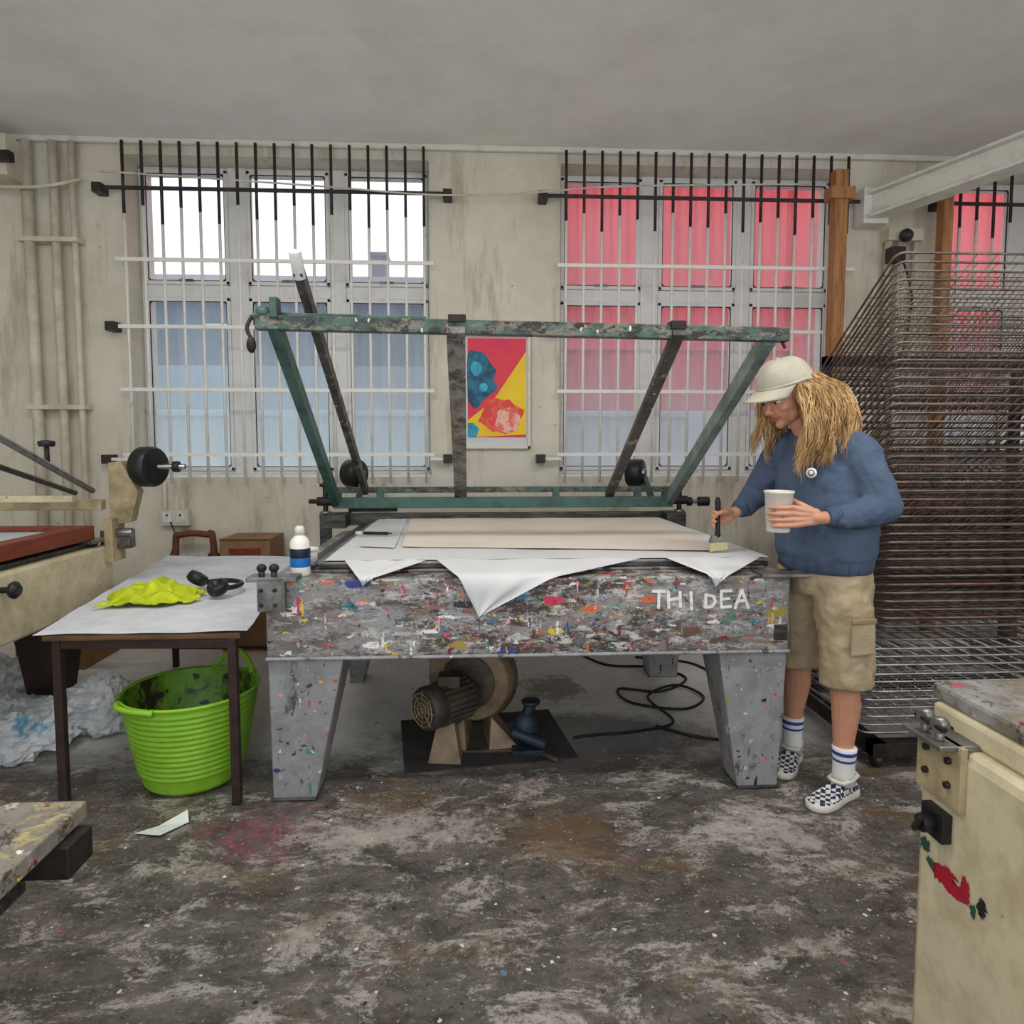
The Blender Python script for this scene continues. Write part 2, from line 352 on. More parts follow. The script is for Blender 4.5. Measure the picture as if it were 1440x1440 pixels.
def spline(pts,k=6):
    pts=[V(p) for p in pts]; o=[]
    P=[pts[0]]+pts+[pts[-1]]
    for i in range(1,len(P)-2):
        a,b,c,d=P[i-1],P[i],P[i+1],P[i+2]
        for j in range(k):
            t_=j/k; o.append(.5*((2*b)+(c-a)*t_+(2*a-5*b+4*c-d)*t_*t_+(3*b-a-3*c+d)*t_**3))
    o.append(pts[-1]); return o

# ------------------------------------------------------------------ room
YW=4.8; HCL=3.39
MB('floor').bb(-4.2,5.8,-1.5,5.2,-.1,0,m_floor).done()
MB('ceiling').bb(-4.2,5.8,-.2,5.2,HCL,HCL+.12,m_ceil).done()
W1=(-2.36,-.32); W2=(.59,2.63); W3=(3.39,5.43); ZB,ZT=1.12,3.29
w=MB('wall_back')
xs=[-4.2,W1[0],W1[1],W2[0],W2[1],W3[0],W3[1],5.8]
for i in range(0,8,2): w.bb(xs[i],xs[i+1],YW,5.2,0,HCL,m_wall)
for a,b in (W1,W2,W3):
    w.bb(a,b,YW,5.2,0,ZB,m_wall); w.bb(a,b,YW,5.2,ZT,HCL,m_wall)
w.done()
MB('wall_left').bb(-4.3,-4.2,-1.5,5.2,0,HCL,m_wall).done()
MB('wall_right').bb(5.8,5.9,-1.5,5.2,0,HCL,m_wall).done()
MB('baseboard_back').bb(-4.2,5.8,4.785,4.8,0,.09,m_trim).done(.003)
MB('trim_1').bb(-4.2,5.8,4.76,4.8,3.35,HCL,m_trim).done(.01)
def window(idx,x0,x1):
    e=E('window_%d'%idx,((x0+x1)/2,5.03,2.2)); f=MB('frame',e)
    cols=[(x0+.025,x0+.615),(x0+.745,x0+1.32),(x0+1.43,x0+2.015)]
    y0,y1=5.0,5.08
    f.bb(x0,x0+.025,y0,y1,ZB,ZT,m_upvc).bb(x1-.025,x1,y0,y1,ZB,ZT,m_upvc)
    f.bb(x0,x1,y0,y1,ZB,ZB+.04,m_upvc).bb(x0,x1,y0,y1,ZT-.02,ZT,m_upvc)
    f.bb(x0+.615,x0+.745,y0-.01,y1,ZB,ZT,m_upvc).bb(x0+1.32,x0+1.43,y0-.01,y1,ZB,ZT,m_upvc)
    for a,b in cols: f.bb(a,b,y0,y1,2.39,2.48,m_upvc)
    f.bb(x0,x1,4.84,5.0,ZB-.01,ZB+.015,m_upvc)
    f.done(.006)
    s=MB('sash',e); g=MB('gasket',e); gl=MB('glazing',e)
    for a,b in cols:
        for zb,zt,mg in ((ZB+.04,2.39,m_glassl),(2.48,ZT-.02,m_glassu)):
            q=.026
            s.bb(a,a+q,4.985,5.04,zb,zt,m_upvc).bb(b-q,b,4.985,5.04,zb,zt,m_upvc).bb(a,b,4.985,5.04,zb,zb+q,m_upvc).bb(a,b,4.985,5.04,zt-q,zt,m_upvc)
            r=.03; pts=[]
            for cx,cz,a0 in ((b-q-r,zt-q-r,0),(a+q+r,zt-q-r,90),(a+q+r,zb+q+r,180),(b-q-r,zb+q+r,270)):
                for k in range(5):
                    t_=math.radians(a0+22.5*k); pts.append((cx+r*math.cos(t_),4.995,cz+r*math.sin(t_)))
            g.tube(pts,.006,m_gasket,5,True)
            gl.add([(a+.02,5.03,zb+.02),(b-.02,5.03,zb+.02),(b-.02,5.03,zt-.02),(a+.02,5.03,zt-.02)],[(0,1,2,3)],mg)
    for a,b in cols: s.bb((a+b)/2-.05,(a+b)/2+.05,4.965,4.985,2.50,2.515,m_steel)
    s.done(.004); g.done(); gl.done()
for i,(a,b) in enumerate((W1,W2,W3)): window(i+1,a,b)
def grille(x0,x1):
    e=E('window_security_grille',((x0+x1)/2,4.72,2.2)); g=MB('bars',e)
    n=17
    for i in range(n):
        x=x0+.03+(x1-x0-.06)*i/(n-1); zz=2.88+.07*math.sin(i*2.3)
        g.rod((x,4.73,1.08),(x,4.73,zz),.0098,m_barw,6); g.rod((x,4.73,zz),(x,4.73,3.35),.0105,m_bark,6)
    for z in (2.58,2.14,1.72,1.28): g.bb(x0-.03,x1+.03,4.713,4.726,z-.012,z+.012,m_barw)
    g.bb(x0-.12,x1+.12,4.710,4.724,3.03,3.053,m_bark)
    for x,z in ((x0-.13,3.04),(x1+.13,3.04),(x0-.08,2.14),(x1+.12,1.25),(x0-.14,1.25)):
        g.bb(x-.03,x+.03,4.70,YW,z-.03,z+.03,m_bark)
    g.bb(x1,x1+.12,4.715,4.727,1.24,1.26,m_barw).bb(x0-.13,x0,4.715,4.727,1.24,1.26,m_barw)
    g.done()
for a,b in (W1,W2,W3): grille(a,b)

# exterior
MB('exterior_ground').bb(-30,30,5.3,40,-.1,0,M('wet_tarmac',C(176,178,180),C(150,152,156),.5,.5)).done()
e=E('exterior_building',(-5,13,0)); b=MB('walls',e)
m_slate=M('slate_blue_cladding',C(70,86,104),C(56,70,86),1.5,.6); m_pale=M('pale_haze_band',C(132,152,164),C(108,128,142),1.0,.7)  # building's lower part coloured paler to imitate haze on the lower panes
b.bb(-14,.3,12,18,2.7,4.05,m_slate).bb(-14,.3,11.95,18,0,2.7,m_pale)
b.bb(-14.1,.4,11.85,18,4.05,4.2,M('roof_edge',C(150,156,162),None,4,.6))
b.bb(-1.95,-1.7,13,13.4,4.2,4.85,m_slate).bb(-2.0,-1.65,12.95,13.45,4.85,4.92,m_slate)
for i in range(6): b.bb(-13+i*2.1,-11.9+i*2.1,11.93,12,3.35,3.40,m_trim)
b.done()
bw=MB('exterior_pale_fade_wall'); m_bw=M('pale_blue_fade',C(200,218,226),C(176,198,208),1.2,.8)  # low wall added to give the panes their pale lower fade
bw.bb(-6,9,6.7,6.85,0,1.62,m_bw).bb(-6,9,6.66,6.89,1.62,1.68,m_bw)
for i in range(8): bw.bb(-5.9+i*2,-5.7+i*2,6.62,6.7,0,1.62,m_bw)
bw.done(.01)
m_contr=M('red_container_paint',C(214,68,76),C(196,58,66),1.5,.5)
def container(x0,x1,y,z0):
    c=MB('shipping_container'); vs=[]; x=x0; pat=[(0,0),(.07,0),(.10,.04),(.17,.04),(.20,0)]
    while x<x1-.2:
        for dx,dy in pat[:-1]: vs+=[(x+dx,y+dy,z0+.12),(x+dx,y+dy,z0+2.48)]
        x+=.2
    n=len(vs)//2; c.add(vs,[(2*i,2*i+2,2*i+3,2*i+1) for i in range(n-1)],m_contr)
    c.bb(x0,x1,y-.03,y+.08,z0,z0+.14,m_contr).bb(x0,x1,y-.03,y+.08,z0+2.46,z0+2.59,m_contr)
    c.bb(x0-.05,x0+.1,y-.04,y+.1,z0,z0+2.59,m_contr).bb(x1-.1,x1+.05,y-.04,y+.1,z0,z0+2.59,m_contr)
    c.bb(x0,x1,y+.06,y+2.4,z0,z0+2.59,m_contr); c.done()
container(.2,3.85,8,0); container(.2,3.85,8,2.6); container(5.0,10.5,8,0); container(5.0,10.5,8,2.6)

# wall furniture
e=E('steel_girder',(3.2,4,3.15)); b=MB('girder',e)
A_,B2=V((2.76,4.69,3.00)),V((4.2,2.2,3.20))
b.beam(A_,B2,.07,.14,m_trim).beam(A_+V((0,0,.08)),B2+V((0,0,.08)),.16,.02,m_trim).beam(A_-V((0,0,.08)),B2-V((0,0,.08)),.16,.02,m_trim)
b.bb(2.68,2.86,4.66,4.795,2.88,3.12,m_trim)
b.done(.004)
p=MB('wall_pipes')
for x,r in ((-2.95,.035),(-2.78,.028),(-2.66,.02)): p.rod((x,4.74,0),(x,4.74,3.34),r,m_pipe,14)
for z in (.6,1.6,2.7): p.bb(-3.01,-2.62,4.70,4.8,z-.015,z+.015,m_pipe)
p.tube(spline([(-3.6,4.72,3.05),(-2.9,4.68,3.02),(-2.6,4.74,3.10)]),.012,m_pipe)
p.bb(-3.35,-2.95,4.55,4.8,3.05,3.3,m_pipe).bb(-3.2,-2.9,4.5,4.55,3.12,3.18,m_bark)
p.done()
p=MB('conduit_pipes')
for x,r in ((2.92,.028),(3.00,.016),(3.12,.02)): p.rod((x,4.75,.0),(x,4.75,2.84),r,m_pipe,12)
p.bb(2.89,3.14,4.70,4.795,2.78,2.86,m_pipe).bb(2.88,2.98,4.64,4.72,2.62,2.72,m_bark); p.ell((2.99,4.66,2.80),(.045,.045,.045),m_bark)
p.tube(spline([(2.94,4.66,2.7),(2.99,4.62,2.5),(3.06,4.68,2.3),(3.02,4.74,1.9)]),.008,m_cable,6)
p.done()
t_=MB('timber_post'); t_.bb(2.45,2.54,4.61,4.69,0,3.22,m_wood).bb(2.41,2.58,4.59,4.695,3.02,3.10,m_wood); t_.done(.004)
t_=MB('timber_post'); t_.bb(3.22,3.29,4.61,4.69,0,3.2,m_wood).bb(3.20,3.31,4.60,4.695,2.2,2.25,m_wood); t_.done(.004)
c_=MB('wall_cable')
c_.tube(spline([(-2.45,4.68,3.13),(-1.8,4.68,3.10),(-1.0,4.68,3.06),(-.3,4.68,3.02),(.3,4.68,3.04),(1.0,4.68,3.10),(2.3,4.68,3.14)]),.006,m_pipe,6); c_.done()
s=MB('wall_socket'); s.bb(-2.18,-1.99,4.75,4.8,.79,.90,m_sock_plastic)
for x in (-2.13,-2.04): s.bb(x-.03,x+.03,4.743,4.75,.81,.88,m_trim).bb(x-.006,x+.006,4.738,4.745,.855,.872,m_black)
s.rod((-2.15,4.77,.9),(-2.15,4.77,1.1),.012,m_pipe); s.tube(spline([(-2.10,4.73,.82),(-2.06,4.70,.70),(-2.12,4.72,.5),(-2.12,4.74,.1)]),.006,m_cable,6); s.done(.004)
s=MB('copper_pipe'); s.tube(spline([(-2.04,4.66,.0),(-2.04,4.66,.66),(-2.00,4.66,.74),(-1.84,4.66,.74),(-1.79,4.66,.68),(-1.79,4.66,.0)],8),.022,m_rust,12).rod((-1.82,4.66,.58),(-1.76,4.66,.58),.035,m_rust).done()
s=MB('cardboard_box'); s.bb(-1.66,-1.34,4.42,4.74,0,.74,m_card); s.bb(-1.60,-1.40,4.415,4.42,.55,.68,m_redwood); s.bb(-1.66,-1.34,4.40,4.42,.74,.745,m_card); s.done(.004)

# poster
e=E('framed_poster',(.145,4.78,1.72)); p=MB('frame',e)
x0,x1,z0,z1=-.10,.38,1.32,2.12
p.bb(x0,x0+.02,4.765,YW,z0,z1,m_trim).bb(x1-.02,x1,4.765,YW,z0,z1,m_trim).bb(x0,x1,4.765,YW,z0,z0+.02,m_trim).bb(x0,x1,4.765,YW,z1-.02,z1,m_trim).bb(x0,x1,4.785,YW,z0,z1,m_paper); p.done(.002)
a=MB('print',e)
def poly(pts,y,m): a.add([(x,y,z) for x,z in pts],[tuple(range(len(pts)))],m)
m_mag=M('print_magenta_red',C(222,44,92),C(236,70,70),4,.5); m_yel=M('print_yellow',C(250,212,36),C(246,194,28),4,.5); m_teal=M('print_teal',C(36,120,150),C(24,70,98),14,.5,a=.4,b=.6); m_or=M('print_orange_red',C(232,66,62),C(240,110,84),10,.5,a=.45,b=.6)
m_cy=M('print_cyan',C(70,190,214),C(30,130,170),10,.5); m_pk=M('print_pink',C(246,196,180),C(240,104,90),18,.5,a=.45,b=.58)
L,Rr,B_,T_=-.06,.35,1.40,2.09
poly([(L,B_),(Rr,B_),(Rr,T_),(L,T_)],4.783,m_mag)
poly([(L,B_),(Rr,1.42),(Rr,2.0),(.12,1.66),(L,1.52)],4.782,m_yel)
poly([(.175+.15*math.cos(k*.262)+.02*math.sin(k*1.3),1.55+.12*math.sin(k*.262)+.012*math.sin(k*1.9)) for k in range(24)],4.7805,m_or)
poly([(.22+.085*math.cos(k*.35)+.010*math.sin(k*1.7),1.52+.09*math.sin(k*.35)) for k in range(18)],4.780,m_pk)
poly(spl:=[(p_.x,p_.y) for p_ in spline([(L,1.66,0),(L,1.97,0),(.0,2.0,0),(.06,1.98,0),(.10,1.92,0),(.14,1.86,0),(.12,1.80,0),(.15,1.75,0),(.10,1.70,0),(.05,1.66,0),(.0,1.60,0),(L+.01,1.64,0)],4)],4.780,m_teal)
poly([(-.0+.04*math.cos(k*.4),1.88+.05*math.sin(k*.4)+.006*math.sin(k*1.5)) for k in range(15)],4.7795,m_cy)
poly([(.05+.03*math.cos(k*.4),1.75+.03*math.sin(k*.4)) for k in range(15)],4.7795,m_cy)
poly([(L,B_),(.0,B_),(.02,1.46),(-.02,1.5),(L,1.5)],4.779,m_cy)
a.done(fixn=True)

# ------------------------------------------------------------------ screen printing press
e=E('screen_printing_press',(.2,3.3,0))
b=MB('base_beams',e); XL,XR=-.78,1.20
b.bb(XL,XR,2.50,2.72,.56,.85,m_table).bb(XL,XR,3.72,3.95,.56,.85,m_table).bb(XL,XL+.2,2.72,3.72,.56,.85,m_table).bb(XR-.2,XR,2.72,3.72,.56,.85,m_table)
b.bb(XL+.2,XR-.2,2.72,3.72,.70,.84,m_dsteel)
b.bb(XL-.005,XR+.005,2.49,2.73,.548,.562,m_leg)
b.done(.012)
def leg(xo,xi,xbo,xbi,y0,y1):
    l=MB('leg',e)
    vs=[(xbo,y0+.01,0),(xbi,y0+.01,0),(xbi,y0+(y1-y0)*.62,0),(xbo,y0+(y1-y0)*.62,0),(xo,y0,.55),(xi,y0,.55),(xi,y1,.55),(xo,y1,.55)]
    l.add(vs,[(3,2,1,0),(4,5,6,7),(0,1,5,4),(1,2,6,5),(2,3,7,6),(3,0,4,7)],m_leg)
    l.bb(min(xbo,xbi)-.004,max(xbo,xbi)+.004,min(y0,y0+(y1-y0)*.62),max(y0,y0+(y1-y0)*.62+.01),0,.012,m_dsteel)
    l.done(.008,fixn=True)
leg(XL,-.50,XL+.005,-.615,2.51,2.75); leg(XR,.93,XR-.02,1.02,2.51,2.75)
leg(XL+.03,-.50,XL+.06,-.65,3.93,3.70); leg(XR-.03,.93,XR-.04,1.0,3.93,3.70)
b=MB('vacuum_bed',e)
b.bb(-.64,1.16,2.64,4.12,.85,.862,m_steel).bb(-.62,1.15,2.66,4.15,.862,.876,m_dsteel).bb(-.63,1.17,2.665,4.20,.876,.889,m_steel)
for k in range(9): b.bb(-.5+k*.2,-.47+k*.2,2.632,2.64,.852,.861,m_dsteel)
b.bb(-.70,-.64,2.70,4.15,.85,.87,m_dsteel).bb(1.16,1.20,2.70,4.15,.85,.87,m_dsteel)
b.done(.003)
k=MB('corner_clamps',e)
k.bb(-.80,-.70,2.47,2.50,.74,.865,m_steel).bb(-.84,-.66,2.47,2.56,.85,.866,m_steel)
for x in (-.79,-.745): k.rod((x,2.50,.866),(x,2.50,.885),.012,m_dsteel); k.ell((x,2.50,.897),(.018,.018,.016),m_blkiron)
for x,z in ((-.785,.82),(-.735,.82),(-.785,.765),(-.735,.765)): k.rod((x,2.462,z),(x,2.472,z),.008,m_blkiron,8)
k.bb(1.08,1.27,2.48,2.60,.845,.857,m_steel); k.bb(1.14,1.19,2.488,2.50,.60,.66,m_dsteel)
k.done(.002)
h=MB('hinge_bars',e)
h.bb(-.88,1.24,4.20,4.27,.955,1.02,m_green).bb(-.86,1.22,4.215,4.255,1.05,1.085,m_topbar)
for x in (-.86,-.60,-.09,.5,1.02,1.2): h.bb(x-.02,x+.02,4.21,4.26,1.0,1.08,m_green)
h.bb(-.80,-.5,4.24,4.30,.93,1.0,m_blkiron)
for x in (-.93,1.28):
    h.bb(x-.03,x+.03,4.16,4.24,.70,.93,m_dsteel); h.rod((x,4.2,.85),(x,4.2,1.12),.016,m_blkiron); h.rod((x-.05,4.2,1.0),(x+.05,4.2,1.0),.028,m_blkiron); h.rod((x,4.2,1.09),(x,4.2,1.11),.035,m_blkiron); h.rod((x,4.2,.92),(x,4.2,.94),.035,m_steel)
h.rod((1.24,4.2,.99),(1.44,4.2,.99),.014,m_steel); h.rod((1.40,4.2,.99),(1.47,4.2,.99),.03,m_blkiron); h.rod((1.33,4.2,.99),(1.36,4.2,.99),.028,m_blkiron); h.rod((-1.03,4.2,1.0),(-.88,4.2,1.0),.014,m_blkiron)
h.bb(1.16,1.28,4.05,4.25,.85,.93,m_dsteel).bb(-.93,-.78,4.05,4.25,.85,.93,m_dsteel)
h.bb(-.78,1.16,4.16,4.20,.855,.93,m_dsteel)
h.rod((-.93,4.2,0),(-.93,4.2,.72),.02,m_dsteel).rod((1.28,4.2,0),(1.28,4.2,.72),.02,m_dsteel)
h.done(.003)
fr=MB('screen_frame_carriage',e)
fr.beam((-.87,4.24,.99),(-.79,2.72,1.83),.045,.075,m_green)
fr.beam((1.22,4.24,.99),(1.20,2.75,1.79),.045,.075,m_greenpale)
fr.beam((-.86,2.735,1.825),(1.27,2.735,1.795),.05,.055,m_topbar)
fr.beam((-.86,2.76,1.862),(-.2,2.76,1.850),.02,.02,m_green)
fr.beam((-.69,4.24,1.06),(-.66,2.60,2.00),.035,.055,m_armp)
fr.rod((-.66,2.62,1.97),(-.66,2.56,2.055),.024,m_paper,10)
fr.beam((-.10,4.24,1.03),(-.08,2.70,1.80),.075,.03,m_armg)
fr.beam((.84,4.24,1.03),(.81,2.70,1.80),.05,.035,m_armp)
fr.bb(-.11,-.04,2.70,2.78,1.83,1.86,m_blkiron).bb(.78,.84,2.70,2.78,1.81,1.845,m_blkiron)
fr.bb(-.80,-.77,2.70,2.76,1.84,1.92,m_green).rod((-.87,2.73,1.85),(-.80,2.73,1.85),.018,m_green)
fr.ell((-.83,2.73,1.865),(.03,.026,.026),m_green)
fr.tube(spline([(-.87,2.72,1.85),(-.885,2.70,1.80),(-.87,2.70,1.76)]),.008,m_blkiron); fr.ell((-.87,2.70,1.735),(.018,.018,.032),m_blkiron)
fr.rod((1.24,2.74,1.79),(1.255,2.72,1.74),.006,m_blkiron)
fr.done(.004)
cw=MB('counterweights',e)
for x in (-.80,1.06):
    cw.beam((x+.06,4.26,1.0),(x+.06,4.44,1.12),.03,.04,m_green)
    cw.lathe([(.02,-.055),(.085,-.05),(.092,-.04),(.092,.04),(.085,.05),(.02,.055)],(x,4.46,1.16),m_black,28,axis=(.85,-.5,0))
    cw.lathe([(.0,-.075),(.03,-.07),(.03,.07),(.0,.075)],(x,4.46,1.16),m_chrome,16,axis=(.85,-.5,0))
cw.done()
lt=MB('painted_lettering',e)
def strokes(S_,x,z,w,h):
    for st in S_:
        pts=[(x+u*w,2.4975+.0004*i,z+v_*h) for i,(u,v_) in enumerate(st)]
        for p0,p1 in zip(pts[:-1],pts[1:]):
            d=V(p1)-V(p0); d.y=0; dn=d.normalized(); nn=V((-dn.z,0,dn.x))*.006; e0=V(p0)-dn*.003; e1=V(p1)+dn*.003
            lt.add([e0-nn,e1-nn*.8,e1+nn*1.1,e0+nn],[(0,1,2,3)],m_white)
T_s=[[(0,1),(1,.95)],[(.5,1),(.45,0)]]; H_s=[[(0,1),(.05,0)],[(.9,1),(.95,.05)],[(0,.5),(.95,.55)]]
I_s=[[(.3,1),(.4,.1)]]; D_s=[[(.1,.7),(.1,0)],[(.1,.7),(.7,.6),(.85,.3),(.6,.05),(.1,0)]]; E_s=[[(.1,1),(.1,0)],[(.1,1),(.9,1)],[(.1,.5),(.75,.52)],[(.1,0),(.9,.02)]]; A_s=[[(.0,0),(.45,1),(.95,0)],[(.2,.4),(.8,.42)]]
strokes(T_s,.665,.73,.05,.065); strokes(H_s,.725,.73,.05,.062); strokes(I_s,.80,.715,.04,.075); strokes(D_s,.865,.73,.05,.07); strokes(E_s,.925,.73,.05,.062); strokes(A_s,.985,.725,.055,.07)
lt.done(fixn=True)

# sheets
def sheetgrid(name,corners,nx,ny,m,z,amp,seed):
    s=MB(name); c=[V((a,b,0)) for a,b in corners]; vs=[]
    for j in range(ny+1):
        for i in range(nx+1):
            u=i/nx; v_=j/ny; p=(c[0]*(1-u)+c[1]*u)*(1-v_)+(c[3]*(1-u)+c[2]*u)*v_
            h=amp*(noise.noise(V((p.x*4+seed,p.y*4,0)))+.5); vs.append((p.x,p.y,z+max(h,0)))
    s.add(vs,[(j*(nx+1)+i,j*(nx+1)+i+1,(j+1)*(nx+1)+i+1,(j+1)*(nx+1)+i) for j in range(ny) for i in range(nx)],m,True)
    return s
s=sheetgrid('backing_paper_sheet',[(-.60,2.665),(1.19,2.665),(1.14,4.14),(-.60,4.14)],40,30,m_paper,.892,.004,3)
def flap(xa,xb,xt,zt):
    n=16; vs=[]; rows=[]; Ztop=.862; L=.2+(Ztop-zt)
    for (y,z_,q) in [(2.667,.894,0),(2.60,.882,.07/L),(2.53,.870,.14/L),(2.482,.862,.19/L),(2.478,.850,.21/L)]+[(2.476-.004*math.sin(k),Ztop-(Ztop-zt)*k/6,(.2+(Ztop-zt)*k/6)/L) for k in range(1,7)]:
        if z_<zt: break
        rows.append((y,z_,min(q,1)))
    for (y,z_,q) in rows:
        a=xa+(xt-xa)*q; b_=xb+(xt-xb)*q
        for i in range(n+1):
            x=a+(b_-a)*i/n; vs.append((x,y-.006*math.sin(i*.8)*q,z_+.002*math.sin(i*1.1)))
    return vs,[(j*(n+1)+i,j*(n+1)+i+1,(j+1)*(n+1)+i+1,(j+1)*(n+1)+i) for j in range(len(rows)-1) for i in range(n)]
for a in ((-.52,-.20,-.42,.83),(-.16,.66,.005,.71),(.76,1.15,.90,.815)):
    vs,fs=flap(*a); s.add(vs,fs,m_paper,True)
s.done()
s=sheetgrid('newsprint_sheet',[(-.33,2.98),(1.02,2.80),(1.12,4.10),(-.40,4.12)],30,30,m_news,.8985,.003,8); s.done()
s=sheetgrid('tracing_sheet',[(-.52,3.0),(-.36,2.95),(-.42,4.1),(-.55,4.1)],8,20,m_paper,.8975,.004,12); s.done()
mk=MB('marker_pen'); mk.rod((-.56,3.36,.912),(-.44,3.34,.912),.008,m_black,10).rod((-.44,3.34,.912),(-.42,3.338,.912),.004,m_black,8).rod((-.565,3.36,.912),(-.60,3.363,.912),.009,m_trim,10); mk.done()
gb=MB('glue_bottle'); cx,cy_=-.675,2.60
gb.lathe([(.0,0),(.034,0),(.037,.006),(.037,.125),(.032,.14),(.016,.155),(.014,.16)],(cx,cy_,.85),m_glue,24)
gb.lathe([(.0375,.035),(.0378,.036),(.0378,.105),(.0375,.106)],(cx,cy_,.85),m_blue,24); gb.lathe([(.038,.07),(.0383,.071),(.0383,.104),(.038,.105)],(cx,cy_,.85),m_navy,24)
gb.lathe([(.018,.158),(.018,.182),(.012,.19),(0,.19)],(cx,cy_,.85),m_trim,20); gb.done()
jr=MB('plastic_jar'); jr.lathe([(0,0),(.026,0),(.028,.05),(.028,.055),(.031,.056),(.031,.07),(0,.072)],(-.665,2.72,.87),m_tub,20); jr.done()

# pump
e=E('vacuum_pump',(.0,2.98,0)); p=MB('volute_housing',e)
ax=V((-.25,-.97,0)).normalized(); cc=V((-.02,3.05,.29))
p.lathe([(0,-.09),(.10,-.09),(.18,-.08),(.198,-.045),(.198,.045),(.18,.08),(.10,.09),(0,.09)],cc,m_pump,36,axis=ax)
p.lathe([(.12,.088),(.125,.10),(.08,.105),(.0,.105)],cc,m_pumpd,28,axis=ax)
p.box(cc+V((-.13,0,.12)),(.13,.14,.17),m_pump); p.lathe([(.200,-.012),(.21,-.01),(.21,.01),(.200,.012)],cc,m_pumpd,36,axis=ax)
for a_ in (-1,1): 
    p.add([V((-.0+a_*.06,2.93,.14)),V((-.0+a_*.19,2.88,.012)),V((-.0+a_*.15,3.10,.012)),V((-.0+a_*.04,3.08,.16)),V((-.0+a_*.05,2.86,.012)),V((-.0+a_*.02,3.10,.012))],[(0,1,2,3),(0,4,1),(3,2,5),(0,3,5,4),(1,4,5,2)],m_pump)
p.bb(-.20,.22,2.86,3.16,.0065,.02,m_pumpd); p.done(.003,fixn=True)
mo=MB('motor',e); mc=V((-.14,2.84,.245)); ma=V((-.75,-.66,0)).normalized()
mo.lathe([(0,-.14),(.07,-.14),(.085,-.12),(.085,.04),(.092,.05),(.092,.10),(.085,.115),(.05,.12)],mc,m_pumpd,30,axis=ma)
x,y,d=frame_of(ma)
for i in range(22):
    a=2*math.pi*i/22; q=mc+x*math.cos(a)*.088+y*math.sin(a)*.088; mo.beam(q-d*.11,q+d*.04,.004,.014,m_pumpd)
for r in (.03,.05,.07): mo.tube([mc+d*.123+x*math.cos(k*.4)*r+y*math.sin(k*.4)*r for k in range(16)],.003,m_pump,5,True)
for i in range(8): a=math.pi*2*i/8; mo.rod(mc+d*.12,mc+d*.12+x*math.cos(a)*.08+y*math.sin(a)*.08,.003,m_pump,5)
mo.box(mc+V((.02,0,.10)),(.09,.08,.05),m_pumpd)
mo.add([V((-.21,2.78,.0065)),V((-.07,2.76,.0065)),V((-.06,2.92,.0065)),V((-.20,2.93,.0065)),V((-.17,2.82,.17)),V((-.10,2.81,.17)),V((-.10,2.90,.17)),V((-.17,2.90,.17))],[(3,2,1,0),(4,5,6,7),(0,1,5,4),(1,2,6,5),(2,3,7,6),(3,0,4,7)],m_pump); mo.done(.002)
mo=MB('valve_casting',e); mo.ell((.21,2.90,.10),(.055,.05,.075),m_bluegrey); mo.rod((.21,2.90,.14),(.24,2.90,.22),.026,m_bluegrey); mo.rod((.15,2.86,.10),(.29,2.83,.05),.024,m_bluegrey); mo.lathe([(.0,0),(.042,0),(.042,.016),(0,.016)],(.235,2.90,.21),m_bluegrey,16); mo.bb(.15,.29,2.82,2.96,.0065,.03,m_bluegrey); mo.rod((.28,2.79,.03),(.34,2.75,.02),.012,m_pumpd); mo.done(.003)
R3=Matrix.Rotation(math.radians(8),3,'Z'); mt=MB('rubber_mat'); mt.box((.03,3.02,.003),(.74,.54,.006),m_mat,R3); mt.done()
pc=MB('power_cable')
pts=[(.67,4.2,.008),(.80,4.0,.008),(1.05,3.95,.008),(1.2,3.75,.008),(1.0,3.55,.008),(.78,3.60,.008),(.80,3.40,.008),(1.05,3.3,.008),(1.2,3.45,.012),(1.1,3.62,.016),(.9,3.45,.016),(.95,3.15,.008),(.75,3.05,.008),(.55,3.02,.008),(.44,2.99,.010)]
pc.tube(spline(pts,8),.007,m_cable,6); pc.tube(spline([(.85,3.1,.008),(1.0,2.98,.008),(1.15,2.95,.008),(1.3,3.15,.008),(1.38,3.6,.008),(1.32,4.0,.008),(1.0,4.15,.008)],8),.007,m_cable,6)
pc.done()

# ------------------------------------------------------------------ small side table + contents
e=E('side_table',(-1.35,3.3,0)); FL,FR,BR,BL=(-1.58,2.49),(-.87,2.49),(-1.13,4.12),(-1.86,4.18)
s=MB('top',e); z0,z1=.635,.66
s.add([(x,y,z) for z in (z0,z1) for x,y in (FL,FR,BR,BL)],[(3,2,1,0),(4,5,6,7),(0,1,5,4),(1,2,6,5),(2,3,7,6),(3,0,4,7)],m_plywood); s.done(.008)
l=MB('legs',e)
L4=[(-1.545,2.53),(-.905,2.51),(-1.16,4.09),(-1.83,4.13)]
for x,y in L4: l.bb(x-.016,x+.016,y-.016,y+.016,0,.635,m_stoolleg)
for i in range(4):
    a=L4[i]; b_=L4[(i+1)%4]; l.beam((a[0],a[1],.615),(b_[0],b_[1],.615),.02,.035,m_stoolleg)
l.beam((-1.16,4.09,.12),(-1.83,4.13,.12),.02,.02,m_stoolleg)
l.done(.004)
s=sheetgrid('table_cover_sheet',[(-1.60,2.475),(-.84,2.475),(-1.11,4.15),(-1.885,4.2)],30,40,m_cloth,.662,.012,21)
s.done()
s=MB('yellow_cloth'); cx,cy_=-1.40,2.98; vs=[];n=26
for j in range(n+1):
    for i in range(n+1):
        u=i/n-.5; w_=j/n-.5
        x=cx+u*.34+.05*noise.noise(V((u*5,w_*5,1))); y=cy_+w_*.24+u*.05+.05*noise.noise(V((u*5,w_*5,4)))
        h=.055*max(0,1-4*(u*u+w_*w_))+.06*abs(noise.noise(V((u*7,w_*7,9))))*(1-1.5*(u*u+w_*w_))
        vs.append((x,y,.680+max(h,0)))
